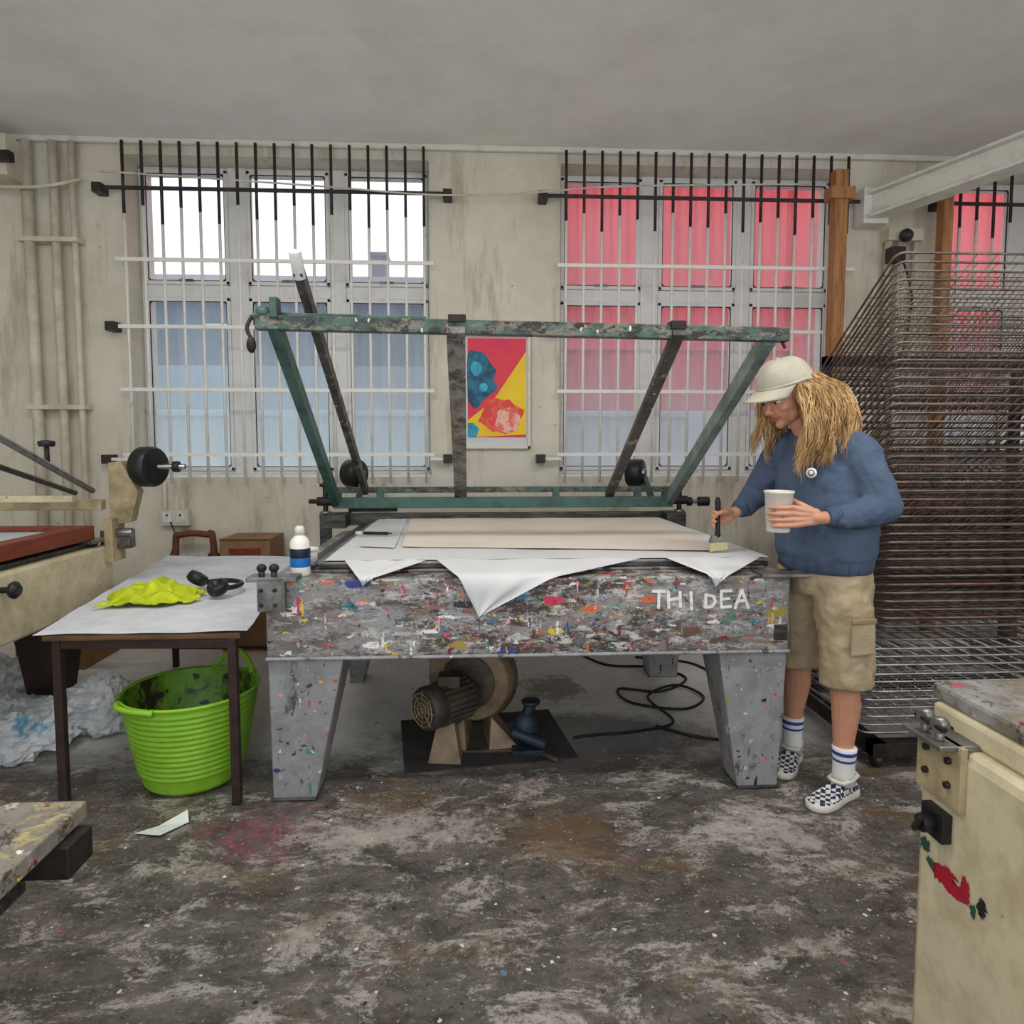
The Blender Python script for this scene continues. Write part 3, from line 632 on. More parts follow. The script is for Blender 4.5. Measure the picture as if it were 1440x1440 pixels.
s.add(vs,[(j*(n+1)+i,j*(n+1)+i+1,(j+1)*(n+1)+i+1,(j+1)*(n+1)+i) for j in range(n) for i in range(n)],m_yellow,True); s.done(solid=.004)
e=E('headphones',(-1.22,3.15,.70)); hp=MB('band',e)
arc=[V((-1.19+.10*math.cos(a),3.14+.10*math.sin(a),.705)) for a in [math.radians(k) for k in range(-75,170,12)]]
hp.tube(arc,.012,m_black,8)
for c_,ax_ in ((V((-1.295,3.17,.73)),(.5,.2,.85)),(V((-1.15,3.03,.715)),(-.2,-.4,.9))):
    hp.lathe([(0,-.025),(.034,-.025),(.046,-.014),(.046,.010),(.040,.024),(.02,.026),(.018,.012),(0,.012)],c_,m_black,24,axis=ax_)
hp.done()
# bucket
e=E('garden_tub_bucket',(-1.15,2.74,0)); bk=MB('tub',e); c0=V((-1.155,2.735,0))
prof=[(0,.004),(.17,.004),(.185,.02)]
NR=15
for i in range(NR):
    for q,dr in ((.0,0),(.25,.006),(.6,.006),(.85,0)):
        f_=(i+q)/NR; prof.append((.186+.062*f_**.9+(dr if i>1 else 0),.025+.325*f_))
prof+=[(.254,.362),(.262,.37),(.256,.378),(.248,.37)]
bk.lathe_open(prof,c0,m_lime,64)
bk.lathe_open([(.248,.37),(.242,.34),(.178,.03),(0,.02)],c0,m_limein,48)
for th0 in (math.radians(68),math.radians(238)):
    pts=[]
    for k in range(13):
        q=k/12; a=th0+(q-.5)*.85; up=math.sin(math.pi*q); r=.258+.03*up*(1 if th0>2 else .3)
        pts.append(c0+V((math.cos(a)*r,math.sin(a)*r,.365+(.08*up if th0<2 else .012*up))))
    bk.tube(pts,.011,m_lime,10,rs=[.016 if k in(0,12) else .011 for k in range(13)])
bk.done()
sc=MB('paper_scrap'); sc.add([(-1.19,2.32,.004),(-1.09,2.29,.012),(-1.03,2.38,.006),(-1.05,2.42,.03),(-1.12,2.35,.012)],[(0,1,4),(1,2,4),(2,3,4)],m_scrap); sc.done(solid=.001)
def bag(name,c,r,m,sd):
    s=MB(name); n=64;k=40; vs=[]
    for i in range(k+1):
        ph=-math.pi/2+math.pi*i/k
        for j in range(n):
            a=2*math.pi*j/n; q=max(math.cos(ph),.01); d=V((q*math.cos(a),q*math.sin(a),math.sin(ph)))
            f=1+.35*noise.noise(d*1.8+V((sd,0,0)))+.22*abs(noise.noise(d*4+V((0,sd,0))))+.22*abs(noise.noise(d*9+V((0,sd,2))))
            p_=V(c)+V((d.x*r[0],d.y*r[1],d.z*r[2]))*f; p_.z=max(p_.z,.004); vs.append(p_)
    s.add(vs,[(i*n+j,i*n+(j+1)%n,(i+1)*n+(j+1)%n,(i+1)*n+j) for i in range(k) for j in range(n)],m,False); s.done()
bag('plastic_bag',(-2.06,3.05,.08),(.22,.2,.12),m_bagb,2); bag('plastic_bag',(-1.78,3.25,.09),(.17,.15,.13),m_bag,7); bag('plastic_bag',(-2.5,3.45,.12),(.22,.2,.16),m_bag,11)
s=MB('cardboard_box'); s.bb(-2.75,-2.35,4.1,4.5,0,.42,m_card); s.bb(-2.74,-2.55,4.09,4.1,.3,.34,m_redwood); s.done(.004)

# ------------------------------------------------------------------ left press
e=E('cream_screen_press',(-2.6,2.8,0)); b=MB('body',e)
b.bb(-3.5,-1.80,1.9,3.42,.58,.86,m_cream).bb(-3.5,-1.84,1.95,3.38,.86,.885,m_dsteel)
b.done(.015)
l=MB('legs',e)
for y in (3.30,2.1):
    for x in (-2.05,-3.3):
        l.add([(x-.06,y-.05,0),(x+.06,y-.05,0),(x+.06,y+.05,0),(x-.06,y+.05,0),(x-.13,y-.1,.58),(x+.13,y-.1,.58),(x+.13,y+.1,.58),(x-.13,y+.1,.58)],[(3,2,1,0),(4,5,6,7),(0,1,5,4),(1,2,6,5),(2,3,7,6),(3,0,4,7)],m_stoolleg)
l.done(.006)
w=MB('wooden_screen',e); w.bb(-1.90,-1.82,2.0,3.30,.90,.965,m_redwood).bb(-3.4,-1.90,3.22,3.30,.90,.965,m_redwood).bb(-3.4,-1.9,2.0,2.08,.90,.965,m_redwood).bb(-3.4,-1.90,2.08,3.22,.935,.945,m_scr)
w.bb(-1.96,-1.80,3.25,3.36,.88,.90,m_steel); w.done(.004)
k=MB('clamp_and_lever',e)
k.bb(-1.80,-1.76,3.34,3.46,.78,.99,m_creamd).bb(-1.84,-1.70,3.38,3.44,.84,.93,m_steel)
k.rod((-1.76,3.38,.92),(-1.68,3.38,.92),.022,m_chrome).rod((-1.76,3.40,.86),(-1.70,3.40,.86),.016,m_chrome)
k.add([(-1.80,3.40,.95),(-1.70,3.40,.97),(-1.66,3.40,1.12),(-1.74,3.40,1.27),(-1.80,3.40,1.26),(-1.80,3.46,.95),(-1.70,3.46,.97),(-1.66,3.46,1.12),(-1.74,3.46,1.27),(-1.80,3.46,1.26)],[(4,3,2,1,0),(5,6,7,8,9),(0,1,6,5),(1,2,7,6),(2,3,8,7),(3,4,9,8),(4,0,5,9)],m_creamd)
k.rod((-1.80,3.43,1.24),(-1.44,3.43,1.24),.014,m_chrome)
k.lathe([(.02,-.05),(.09,-.045),(.1,-.03),(.1,.03),(.09,.045),(.02,.05)],(-1.62,3.43,1.24),m_black,30,axis=(.95,-.3,0))
k.rod((-1.50,3.43,1.24),(-1.47,3.43,1.24),.028,m_black)
k.rod((-1.80,2.2,1.56),(-1.82,3.30,1.13),.014,m_steel); k.rod((-1.90,2.3,1.40),(-1.90,3.30,1.12),.012,m_dsteel)
k.beam((-3.3,3.35,1.06),(-1.80,3.35,1.06),.05,.05,m_creamd); k.beam((-3.3,3.2,1.10),(-1.85,3.2,1.10),.03,.03,m_cream)
k.rod((-1.90,3.1,1.26),(-1.90,3.1,1.34),.01,m_blkiron); k.lathe([(0,0),(.03,0),(.034,.01),(.034,.025),(0,.03)],(-1.90,3.1,1.34),m_black,16)
k.rod((-1.80,2.62,.80),(-1.74,2.62,.80),.012,m_blkiron); k.lathe([(0,0),(.03,0),(.035,.015),(.02,.03),(0,.03)],(-1.76,2.62,.80),m_black,16,axis=(1,0,0))
k.done(.003)

# ------------------------------------------------------------------ near left bench & near right press
e=E('paint_splattered_bench',(-1.2,.8,0)); b=MB('top',e)
m_bench=splat('paint_splattered_bench_top',C(134,130,120),C(104,98,90),[(20,.36,(1,1,1),.3),(42,.42,(1,1,1),.4)],.5,0,dirt=[(C(176,164,120),.5,.6,3),(C(70,62,58),.53,.59,4)],dscale=(3,3,3),pal=PT,wobs=.07)
m_benchd=splat('paint_splattered_top',C(150,148,144),C(110,106,102),[(20,.36,(1,1,1),.3),(42,.42,(1,1,1),.4)],.5,0,dirt=[(C(120,110,90),.5,.6,3),(C(60,54,52),.52,.58,4)],dscale=(3,3,3),pal=PT,wobs=.07)
b.bb(-1.9,-.77,.25,1.33,.615,.65,m_bench); b.done(.004)
b=MB('undercarriage',e); b.bb(-1.85,-.86,.35,1.28,.50,.60,m_dsteel).bb(-.85,-.75,1.23,1.31,.55,.612,m_blkiron).bb(-.775,-.762,.3,1.0,.585,.614,m_red)
for x in (-1.75,-.95):
    for y in (.45,1.15): b.bb(x-.03,x+.03,y-.03,y+.03,0,.5,m_dsteel)
b.done(.004)
e=E('cream_press_cabinet',(1.3,.8,0)); b=MB('body',e); b.bb(.87,1.9,.1,1.25,0,.80,m_cream); b.done(.02)
b=MB('top',e); b.bb(.91,1.9,.1,1.28,.845,.878,m_benchd).bb(.90,1.9,.1,1.26,.80,.845,m_cream); b.done(.008)
b=MB('clamp_bracket',e); b.bb(.825,.92,1.13,1.24,.80,.81,m_steel).bb(.858,.87,1.12,1.24,.69,.81,m_creamd)
for y in (1.16,1.20): b.rod((.845,y,.81),(.845,y,.825),.008,m_steel); b.lathe([(0,-.010),(.014,-.010),(.016,0),(.014,.010),(0,.010)],(.845,y,.838),m_steel,16,axis=(1,.3,0))
b.rod((.84,1.14,.836),(.84,1.22,.836),.006,m_blkiron)
for y,z in ((1.15,.775),(1.21,.775),(1.15,.73),(1.21,.73)): b.rod((.85,y,z),(.86,y,z),.007,m_blkiron,8)
b.bb(.85,.87,1.15,1.21,.615,.67,m_black); b.rod((.828,1.18,.642),(.85,1.18,.642),.017,m_black); b.box((.824,1.18,.642),(.010,.010,.04),m_blkiron,Matrix.Rotation(.5,3,'X'))
b.done(.002)
sm=MB('paint_smears',e)
def blob(y,z,ry,rz,m,sd):
    pts=[(.8695-.0002*sd,y+ry*math.cos(a)*(1+.9*noise.noise(V((math.cos(a)*3,math.sin(a)*3,sd)))),z+rz*math.sin(a)*(1+1.0*noise.noise(V((math.cos(a)*4,math.sin(a)*4,sd+5))))) for a in [2*math.pi*k/40 for k in range(40)]]
    sm.add(pts,[tuple(range(40))],m)
blob(1.17,.545,.035,.016,m_red,1); blob(1.14,.535,.03,.012,m_red,4); blob(1.22,.575,.014,.014,m_grn,2); blob(1.11,.555,.012,.022,m_red,7); blob(1.07,.55,.010,.016,m_black,9); blob(1.2,.55,.012,.008,m_grn,12); blob(1.15,.56,.02,.006,m_red,3); blob(1.09,.53,.006,.012,m_grn,6)
sm.done()

# ------------------------------------------------------------------ drying rack
e=E('print_drying_rack',(2.3,3.1,0)); sh=MB('shelves',e)
X0,X1,YF,YB=1.735,2.86,2.76,3.36; N=44
def shelf(x0,x1,yf,yb,zf,zb,m,mr,nw=12,rr=.0055):
    r=.035; pts=[]
    def P(x,y): return (x,y,zf+(zb-zf)*(y-yf)/(yb-yf))
    for cx,cy2,a0 in ((x1-r,yb-r,0),(x0+r,yb-r,90),(x0+r,yf+r,180),(x1-r,yf+r,270)):
        for k_ in range(4):
            t2=math.radians(a0+30*k_); pts.append(P(cx+r*math.cos(t2),cy2+r*math.sin(t2)))
    sh.tube(pts,rr,mr,6,True)
    for i in range(1,nw): 
        x=x0+(x1-x0)*i/nw; sh.tube([P(x,yf),P(x,yb)],.0022,m,4)
    for i in (1,2,3,4,5): y=yf+(yb-yf)*i/6; sh.tube([P(x0,y),P(x1,y)],.0022,m,4)
for k in range(N):
    zf=2.14-k*.0365; tl=.42 if k<20 else .42-(k-20)*.0165
    shelf(X0+random.uniform(-.004,.004),X1,YF,YB,zf,zf-tl+random.uniform(-.006,.006),m_wire,m_wireb,13)
for k in range(11):
    zf=.50-k*.036; x=1.62+random.uniform(-.012,.012); shelf(x,X1,2.68+random.uniform(-.01,.01),3.40,zf,zf+.004,m_wires,m_wires,16,.005)
sh.done()
f=MB('stand',e)
for x in (1.80,2.82): f.bb(x-.02,x+.02,3.40,3.44,.1,1.80,m_blkiron)
f.bb(1.78,2.84,3.40,3.44,1.75,1.80,m_blkiron)
f.bb(1.64,2.86,2.64,2.70,.05,.11,m_blkiron).bb(1.64,2.86,3.38,3.44,.05,.11,m_blkiron).bb(1.64,1.70,2.64,3.44,.05,.11,m_blkiron).bb(2.80,2.86,2.64,3.44,.05,.11,m_blkiron)
for x in (1.67,2.83):
    for y in (2.67,3.41): f.rod((x-.015,y,.03),(x+.015,y,.03),.03,m_black)
for k in range(40): f.tube([(1.80,3.41,1.7-k*.028),(1.80,3.38,1.69-k*.028)],.01,m_steel,5)
f.done(.002)
s=MB('timber_board'); s.bb(1.95,3.6,4.2,4.25,.2,1.1,m_redwood).bb(2.0,2.06,4.2,4.3,0,.2,m_redwood).bb(3.5,3.56,4.2,4.3,0,.2,m_redwood); s.done(.004)

# ------------------------------------------------------------------ person
PE=E('woman_printmaker',(1.36,2.58,0))
yb=math.radians(201)
DX=V((-.06,0,0))
HC=V((1.200,2.60,1.550)); HM=Matrix.Rotation(math.radians(202),3,'Z')@Matrix.Rotation(math.radians(24),3,'Y')
def H(x,y,z): return HC+HM@V((x,y,z))
def D(x,y,z): return V((x,y,z))+DX
pel=D(1.435,2.57,.87); che=D(1.43,2.61,1.22)
hipL=D(1.465,2.50,.86); hipR=D(1.395,2.66,.86); knL=V((1.395,2.455,.46)); knR=V((1.335,2.715,.46)); anL=V((1.395,2.43,.10)); anR=V((1.335,2.725,.10))
shL=D(1.485,2.455,1.35); shR=D(1.335,2.765,1.35); elL=V((1.485,2.375,1.115)); elR=V((1.215,2.86,1.14)); wrL=V((1.25,2.36,1.085)); wrR=V((1.10,2.80,1.065))
b=MB('body',PE); S=m_skin
b.loft([(pel+V((0,0,-.06)),.09,.14,yb),(pel+V((0,0,.02)),.105,.155,yb),(pel+V((.0,.02,.16)),.09,.125,yb),(che,.10,.145,yb),(che+V((-.02,0,.1)),.08,.12,yb),(D(1.40,2.61,1.39),.04,.06,yb)],S)
b.chain([(D(1.40,2.61,1.35),.055),(D(1.345,2.607,1.43),.050),(H(-.03,0,-.05),.054)],S)
for hp_,kn,an in ((hipL,knL,anL),(hipR,knR,anR)):
    b.chain([(hp_,.085),(hp_.lerp(kn,.5),.072),(kn,.052)],S)
    b.chain([(kn,.052),(kn.lerp(an,.28)+V((.012,0,0)),.054),(kn.lerp(an,.7),.037),(an,.034)],S)
for sh_,el,wr in ((shL,elL,wrL),(shR,elR,wrR)):
    b.chain([(sh_.lerp(che,.2),.045),(sh_+V((0,0,-.03)),.042),(el,.038),(el.lerp(wr,.4),.036),(wr,.024)],S)
b.ell(H(-.015,0,.025),(.098,.076,.092),S,HM,24,16); b.ell(H(.022,0,-.035),(.064,.060,.078),S,HM,20,14)
b.cap(H(.060,0,-.104),.020,H(.015,0,-.085),.042,S); b.cap(H(.022,.028,-.075),.034,H(.022,-.028,-.075),.034,S)
b.cap(H(.084,0,-.002),.008,H(.108,0,-.040),.0105,S); b.cap(H(.098,.010,-.044),.0075,H(.098,-.010,-.044),.0075,S)
b.ell(H(.056,.034,-.036),(.024,.022,.020),S,HM); b.ell(H(.056,-.034,-.036),(.024,.022,.020),S,HM)
b.cap(H(.078,.034,.014),.009,H(.080,-.034,.014),.009,S)
b.cap(H(.074,.012,-.072),.010,H(.074,-.012,-.072),.010,S)
for sg in (1,-1): b.ell(H(-.01,sg*.076,-.02),(.018,.007,.030),S,HM)
TC=V((1.10,2.40,0))
def TP(a,r,z): return V((TC.x+r*math.cos(math.radians(a)),TC.y+r*math.sin(math.radians(a)),z))
b.chain([(wrL,.024),(V((1.215,2.352,1.088)),.024)],S)
for z_ in (1.122,1.102,1.081,1.062): b.cap(V((1.215,2.352,1.09+(z_-1.09)*.5)),.016,TP(308,.062,z_),.012,S)
for i,(z_,le) in enumerate(((1.126,.93),(1.104,1.0),(1.082,.95),(1.061,.8))):
    pts=[(TP(308,.062,z_),.0098),(TP(308-38*le,.0595,z_-.001),.0088),(TP(308-75*le,.0565,z_-.002),.0080),(TP(308-105*le,.0545,z_-.003),.0070)]
    b.chain(pts,S,10)
b.chain([(V((1.215,2.362,1.105)),.016),(TP(345,.070,1.134),.0125),(TP(20,.0615,1.146),.0105),(TP(55,.0595,1.150),.0085)],S,10)
BC=V((1.012,2.775,0))
def BP(a,r,z): return V((BC.x+r*math.cos(math.radians(a)),BC.y+r*math.sin(math.radians(a)),z))
b.chain([(wrR,.024),(V((1.072,2.802,1.058)),.024)],S)
for i,z_ in enumerate((1.078,1.058,1.038,1.020)):
    kx=V((1.045,2.803,z_)); b.cap(V((1.072,2.802,1.052+(z_-1.05)*.5)),.016,kx,.0110,S)
    le=(1.,1.,.95,.8)[i]
    b.chain([(kx,.0095),(BP(95,.023,z_-.004),.0085),(BP(95+70*le,.0205,z_-.008),.0078),(BP(95+130*le,.0190,z_-.010),.0070)],S,10)
b.chain([(V((1.075,2.790,1.062)),.015),(V((1.045,2.765,1.068)),.012),(BP(285,.0215,1.068),.0100),(BP(240,.0200,1.060),.0085)],S,10)
b.done(remesh=.0034,smooth=2)
f=MB('eyes',PE)
for sg in (1,-1):
    f.ell(H(.075,sg*.030,-.006),(.012,.012,.007),m_eye,HM,14,10); f.ell(H(.0852,sg*.030,-.008),(.003,.0055,.0055),m_navy,HM,12,8)
f.done()
f=MB('eyebrows_and_lips',PE)
for sg in (1,-1): f.cap(H(.089,sg*.018,.020),.0035,H(.080,sg*.044,.018),.0025,m_brow,8); f.cap(H(.0895,sg*.018,.002),.002,H(.081,sg*.041,.001),.002,m_brow,6)
f.chain([(H(.074,.024,-.068),.003),(H(.0845,.010,-.0705),.004),(H(.0855,0,-.071),.0042),(H(.0845,-.010,-.0705),.004),(H(.074,-.024,-.068),.003)],m_lip,8); f.chain([(H(.073,.020,-.073),.003),(H(.0835,.008,-.079),.0045),(H(.0835,-.008,-.079),.0045),(H(.073,-.020,-.073),.003)],m_lip,8)
f.done()
s=MB('sweatshirt',PE); Hm=m_hood
s.loft([(D(1.43,2.57,.885),.135,.175,yb),(D(1.43,2.575,.93),.155,.195,yb),(D(1.435,2.585,1.02),.160,.200,yb),(D(1.435,2.60,1.15),.152,.192,yb),(D(1.43,2.61,1.26),.140,.185,yb),(D(1.425,2.61,1.34),.112,.165,yb),(D(1.41,2.61,1.39),.085,.12,yb),(D(1.385,2.61,1.425),.065,.07,yb)],Hm,28,2.3)
s.chain([(shL+V((-.02,.03,-.02)),.085),(shL+V((.01,0,-.05)),.076),(elL+V((0,0,.01)),.062),(elL.lerp(wrL,.4)+V((0,0,-.006)),.055),(elL.lerp(wrL,.74)+V((0,0,-.004)),.044),(elL.lerp(wrL,.84),.034)],Hm)
s.chain([(shR+V((.02,-.03,-.02)),.085),(shR+V((-.01,0,-.05)),.076),(elR,.062),(elR.lerp(wrR,.5)+V((0,0,-.006)),.052),(elR.lerp(wrR,.74),.042),(elR.lerp(wrR,.84),.032)],Hm)
s.chain([(D(1.33,2.52,1.40),.022),(D(1.42,2.50,1.41),.028),(D(1.47,2.58,1.42),.03),(D(1.45,2.70,1.41),.028),(D(1.36,2.70,1.40),.022)],Hm)
for q,r in ((.18,.064),(.42,.058),(.64,.050)):
    c0_=elL.lerp(wrL,q); s.cap(c0_+V((.012,-.008,.012)),r*.60,c0_+V((-.008,-.018,-.022)),r*.55,Hm)
s.done(remesh=.007,smooth=3,disp=(.020,.075))
s=MB('ribbed_cuffs_and_hem',PE)
for el,wr in ((elL,wrL),(elR,wrR)):
    s.tube([el.lerp(wr,.78),el.lerp(wr,.82),el.lerp(wr,.94),el.lerp(wr,.96)],.035,m_rib,20,rs=[.040,.038,.034,.030])
s.loft([(D(1.43,2.57,.862),.135,.172,yb),(D(1.43,2.57,.868),.141,.179,yb),(D(1.43,2.57,.91),.147,.186,yb),(D(1.43,2.57,.92),.135,.174,yb)],m_rib,32,2.2)
s.done()
s=MB('chest_badge',PE); bp=V((1.235,2.432,1.245)); s.lathe([(0,0),(.019,0),(.019,.004),(0,.005)],bp,m_trim,20,axis=(-.6,-.8,.1)); s.lathe([(0,.005),(.012,.005),(.012,.0065),(0,.0065)],bp,m_rib,12,axis=(-.6,-.8,.1)); s.lathe([(0,.0065),(.008,.0065),(.008,.0075),(0,.0075)],bp,m_trim,12,axis=(-.6,-.8,.1)); s.done()
s=MB('cargo_shorts',PE)
s.loft([(pel+V((0,0,-.10)),.125,.165,yb),(pel+V((0,0,-.04)),.136,.178,yb),(pel+V((0,0,.03)),.126,.168,yb)],m_khaki,28,2.2)
for hp_,kn in ((hipL,knL),(hipR,knR)):
    kk=kn+V((.015,0,0))
    s.loft([(kk+V((0,0,-.025)),.100,.088,yb),(kk+V((0,0,.02)),.100,.088,yb),(hp_.lerp(kk,.55),.105,.095,yb),(hp_+V((0,0,-.06)),.118,.102,yb),(hp_,.11,.095,yb)],m_khaki,24,2.2)
s.done(remesh=.008,smooth=2,disp=(.022,.055))
s=MB('shorts_pocket',PE)
pk_=V((1.415,2.366,.64)); RR=Matrix.Rotation(.18,3,'Z'); s.box(pk_,(.10,.012,.13),m_khaki,RR); s.box(pk_+V((0,-.003,.062)),(.105,.013,.022),m_khakid,RR)
s.done(.006)
s=MB('socks',PE)
for kn,an in ((knL,anL),(knR,anR)):
    s.tube([an+V((0,0,-.04)),an+V((0,0,.0)),an+V((0,0,.04)),an+V((.001,0,.075)),an+V((.001,0,.10)),an+V((.001,0,.104))],.04,m_sock,20,rs=[.043,.040,.040,.0425,.045,.040])
s.done()
def shoe(an,dirv):
    d=V(dirv).normalized(); yw=math.atan2(d.y,d.x); R=Matrix.Rotation(yw,3,'Z'); o=V((an.x,an.y,0))
    outline=[(-.072,.0),(-.066,.024),(-.04,.034),(.02,.034),(.08,.044),(.13,.046),(.17,.034),(.188,.0),(.17,-.036),(.13,-.044),(.08,-.038),(.02,-.032),(-.04,-.032),(-.066,-.022)]
    N_=len(outline); ol=[]; P=[V((a,b_,0)) for a,b_ in outline]
    for i in range(N_):
        a,b_,c,dd=P[i-1],P[i],P[(i+1)%N_],P[(i+2)%N_]
        for j in range(3):
            t2=j/3; ol.append(.5*((2*b_)+(c-a)*t2+(2*a-5*b_+4*c-dd)*t2*t2+(3*b_-a-3*c+dd)*t2**3))
    n=len(ol)
    def ringc(s1,zf): 
        c=V((.05,0,0)); return [o+R@(c+(p-c)*s1)+V((0,0,zf(p.x))) for p in ol]
    m=MB('shoe',PE)
    vs=ringc(1.0,lambda x:0.001)+ringc(1.03,lambda x:.006)+ringc(1.03,lambda x:.026)+ringc(.98,lambda x:.029)
    m.add(vs,[(i*n+k,i*n+(k+1)%n,(i+1)*n+(k+1)%n,(i+1)*n+k) for i in range(3) for k in range(n)]+[tuple(range(n-1,-1,-1))],m_sole,True)
    hh=lambda x: .085 if x<.0 else .085-.045*min(1,(x/.15))
    rr=[]
    for q in range(7):
        t2=q/6*math.pi/2
        rr+=ringc(.985*(1-.62*(1-math.cos(t2))) if q else .985,lambda x,t2=t2:.027+(hh(x)-.027)*math.sin(t2))
    m.add(rr,[(i*n+k,i*n+(k+1)%n,(i+1)*n+(k+1)%n,(i+1)*n+k) for i in range(6) for k in range(n)]+[tuple(6*n+k for k in range(n))],m_check,True)
    m.tube([o+R@V((a,b_,z_)) for a,b_,z_ in ((.06,0,.083),(.045,.03,.078),(0,.036,.082),(-.045,.03,.088),(-.06,0,.092),(-.045,-.03,.088),(0,-.036,.082),(.045,-.03,.078))],.008,m_sole,8,True)
    m.done()
shoe(anL,(-.88,-.46,0)); shoe(anR,(-.62,-.78,0))
# cap
c=MB('cap',PE); n=32; vs=[]
CM=HM@Matrix.Rotation(math.radians(-4),3,'Y')
def K(x,y,z): return HC+CM@V((x,y,z))
for i in range(10):
    ph=math.pi/2*i/9
    for k_ in range(n):
        a=2*math.pi*k_/n; q=math.cos(ph)**.75 if i<9 else .02
        bk_=max(0,-math.cos(a))
        vs.append(K(-.022+.118*q*math.cos(a)+.015*math.sin(ph),.096*q*math.sin(a),.036+.096*math.sin(ph)**.9-.035*(1-math.sin(ph))*bk_+.006*math.sin(ph*2)*math.sin(3*a)))
c.add(vs,[(i*n+k_,i*n+(k_+1)%n,(i+1)*n+(k_+1)%n,(i+1)*n+k_) for i in range(9) for k_ in range(n)]+[tuple(9*n+k_ for k_ in range(n))],m_cap,True)
bv=[]; nb=16
for j in range(6):
    for i in range(nb+1):
        a=math.radians(-70+140*i/nb); ext=j/5*.100*max(math.cos(a*.95),.0)**.7
        bv.append(K(-.022+(.116*math.cos(a)+ext),.096*math.sin(a)*(1-.02*j),.040-.016*(j/5)-.028*(math.sin(a)**2)*(j/5)))
c.add(bv,[(j*(nb+1)+i,j*(nb+1)+i+1,(j+1)*(nb+1)+i+1,(j+1)*(nb+1)+i) for j in range(5) for i in range(nb)],m_cap,True)
c.ell(K(-.007,0,.134),(.008,.008,.005),m_cap,CM,10,6)
c.tube([K(-.022+.1195*math.cos(a),.0975*math.sin(a),.044-.033*max(0,-math.cos(a))) for a in [2*math.pi*k/32 for k in range(32)]],.0035,m_cap,6,True)
c.done(solid=.005)
# hair
def G(x,y,z): return V((x-.05,y,z))
hb=MB('hair_volume',PE)
hb.chain([(H(-.045,-.0,-.01),.078),(G(1.335,2.585,1.50),.060),(G(1.385,2.57,1.45),.045),(G(1.41,2.55,1.41),.025)],m_hairb)
hb.chain([(H(-.055,.045,-.02),.042),(G(1.31,2.50,1.45),.038),(G(1.32,2.475,1.38),.034),(G(1.33,2.46,1.32),.016)],m_hairb)
hb.chain([(H(-.04,-.05,-.02),.04),(G(1.27,2.70,1.45),.03),(G(1.26,2.73,1.38),.015)],m_hairb)
hb.done(remesh=.008,smooth=6)
hs=MB('hair_strands',PE)
U=random.uniform
def lock(root,m1,m2,end,cnt,spread=.014):
    ph=U(0,6.28); fr_=U(1.4,2.6); amp=U(.010,.020); ax_=U(0,3.14)
    for _ in range(cnt):
        j=lambda s_: V((U(-s_,s_),U(-s_,s_),U(-s_,s_)))
        base=spline([root+j(spread*.9),m1+j(spread),m2+j(spread),end+j(spread*.7)+V((0,0,U(-.03,.02)))],6); pts=[]; p2=ph+U(-.4,.4)
        for i,p_ in enumerate(base):
            q=i/(len(base)-1); w_=amp*q**.5*math.sin(p2+q*fr_*6.28*.8)
            pts.append(p_+V((math.cos(ax_)*w_,math.sin(ax_)*w_,w_*.35)))
        k_=len(pts); r=U(.0013,.0024); hs.tube(pts,r,m_hair,4,rs=[r*(1-.75*(i/(k_-1))**2) for i in range(k_)])
for i in range(52):
    u=(i+U(0,1))/52; root=H(.010-.11*u,.070+U(0,.008),.025+U(-.012,.02))
    end=G(1.245+.20*u+U(-.02,.02),2.47-.02*u+U(-.03,.03),1.29+.08*u+U(-.05,.04))
    lock(root,root.lerp(end,.30)+V((.02+.05*u,-.026,.015)),root.lerp(end,.68)+V((.02+.03*u,-.030,.01)),end,16)
for i in range(46):
    a=U(-.8,.9); root=H(-.095+U(-.01,.01),a*.07,.0+U(-.03,.03))
    end=G(1.40+U(-.05,.06),2.60-a*.14+U(-.03,.03),1.375+U(-.05,.04))
    lock(root,G(1.335+U(-.03,.02),2.60-a*.09,1.545+U(-.04,.012)),G(1.39+U(-.03,.025),2.60-a*.13,1.47+U(-.03,.03)),end,16)
for i in range(18):
    u=U(0,1); root=H(.03-.10*u,-.068,.02+U(-.01,.02)); end=V((1.15+.12*u+U(-.02,.03),2.72+U(-.03,.03),1.33+U(-.04,.05)))
    lock(root,root.lerp(end,.33)+V((.01,.03,.01)),root.lerp(end,.7)+V((.01,.02,0)),end,13)
hs.done()
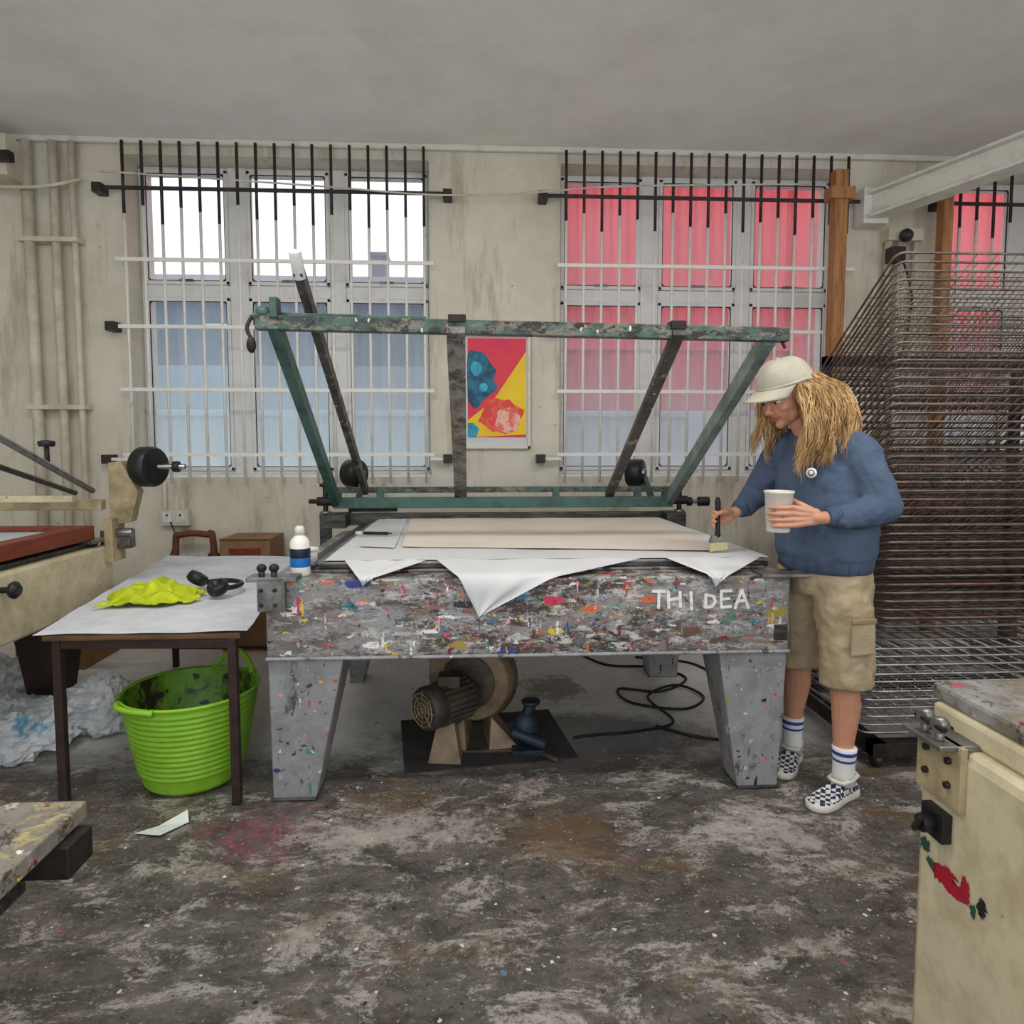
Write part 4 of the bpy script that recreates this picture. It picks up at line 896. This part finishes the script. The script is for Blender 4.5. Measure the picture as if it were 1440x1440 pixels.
tb_=MB('plastic_tub'); tb_.lathe_open([(0,1.032),(.040,1.032),(.0415,1.036),(.0495,1.172),(.053,1.174),(.053,1.182),(.049,1.182),(.047,1.168),(.0395,1.042),(0,1.040)],(1.10,2.40,0),m_tub,32)
tb_.lathe([(0,1.10),(.0435,1.10),(.0435,1.104),(0,1.104)],(1.10,2.40,0),m_glue,28); tb_.done()
br=MB('paint_brush')
br.tube([(1.012,2.775,.962),(1.012,2.775,.985),(1.012,2.775,1.02),(1.012,2.775,1.07),(1.010,2.775,1.11),(1.009,2.775,1.13)],.01,m_black,12,rs=[.013,.011,.009,.011,.012,.006])
br.beam((1.012,2.775,.940),(1.012,2.775,.968),.024,.070,m_steel,.02,.05); br.beam((1.018,2.775,.905),(1.012,2.775,.942),.016,.078,m_brist,.022,.068); br.done(.001)

# ------------------------------------------------------------------ light
wd=bpy.data.worlds.new('overcast_sky'); bpy.context.scene.world=wd; wd.use_nodes=True
bg=wd.node_tree.nodes['Background']; bg.inputs[0].default_value=(.94,.97,1,1); bg.inputs[1].default_value=1.6
def area(name,loc,size,power,rot=(0,0,0),col=(1,1,1)):
    l=bpy.data.lights.new(name,'AREA'); l.shape='RECTANGLE'; l.size=size[0]; l.size_y=size[1]; l.energy=power; l.color=col
    o=bpy.data.objects.new(name,l); o.location=loc; o.rotation_euler=rot; COL.objects.link(o)
area('ceiling_fill_light',(-1.2,1.6,3.34),(1.5,.2),34,col=(1,.97,.93)); area('ceiling_fill_light',(1.6,1.6,3.34),(1.5,.2),34,col=(1,.97,.93))  # unseen area lamps added overhead to fill the room from the front

cam=bpy.data.cameras.new('camera'); o=bpy.data.objects.new('camera',cam); COL.objects.link(o)
cam.sensor_width=36; cam.lens=950/1440*36; cam.shift_y=-28.6/1440; cam.clip_start=.05
o.location=(0,0,1.35); o.rotation_euler=(math.radians(86),0,math.radians(-3)); bpy.context.scene.camera=o
bpy.context.scene.view_settings.view_transform='Standard'; bpy.context.scene.view_settings.look='None'
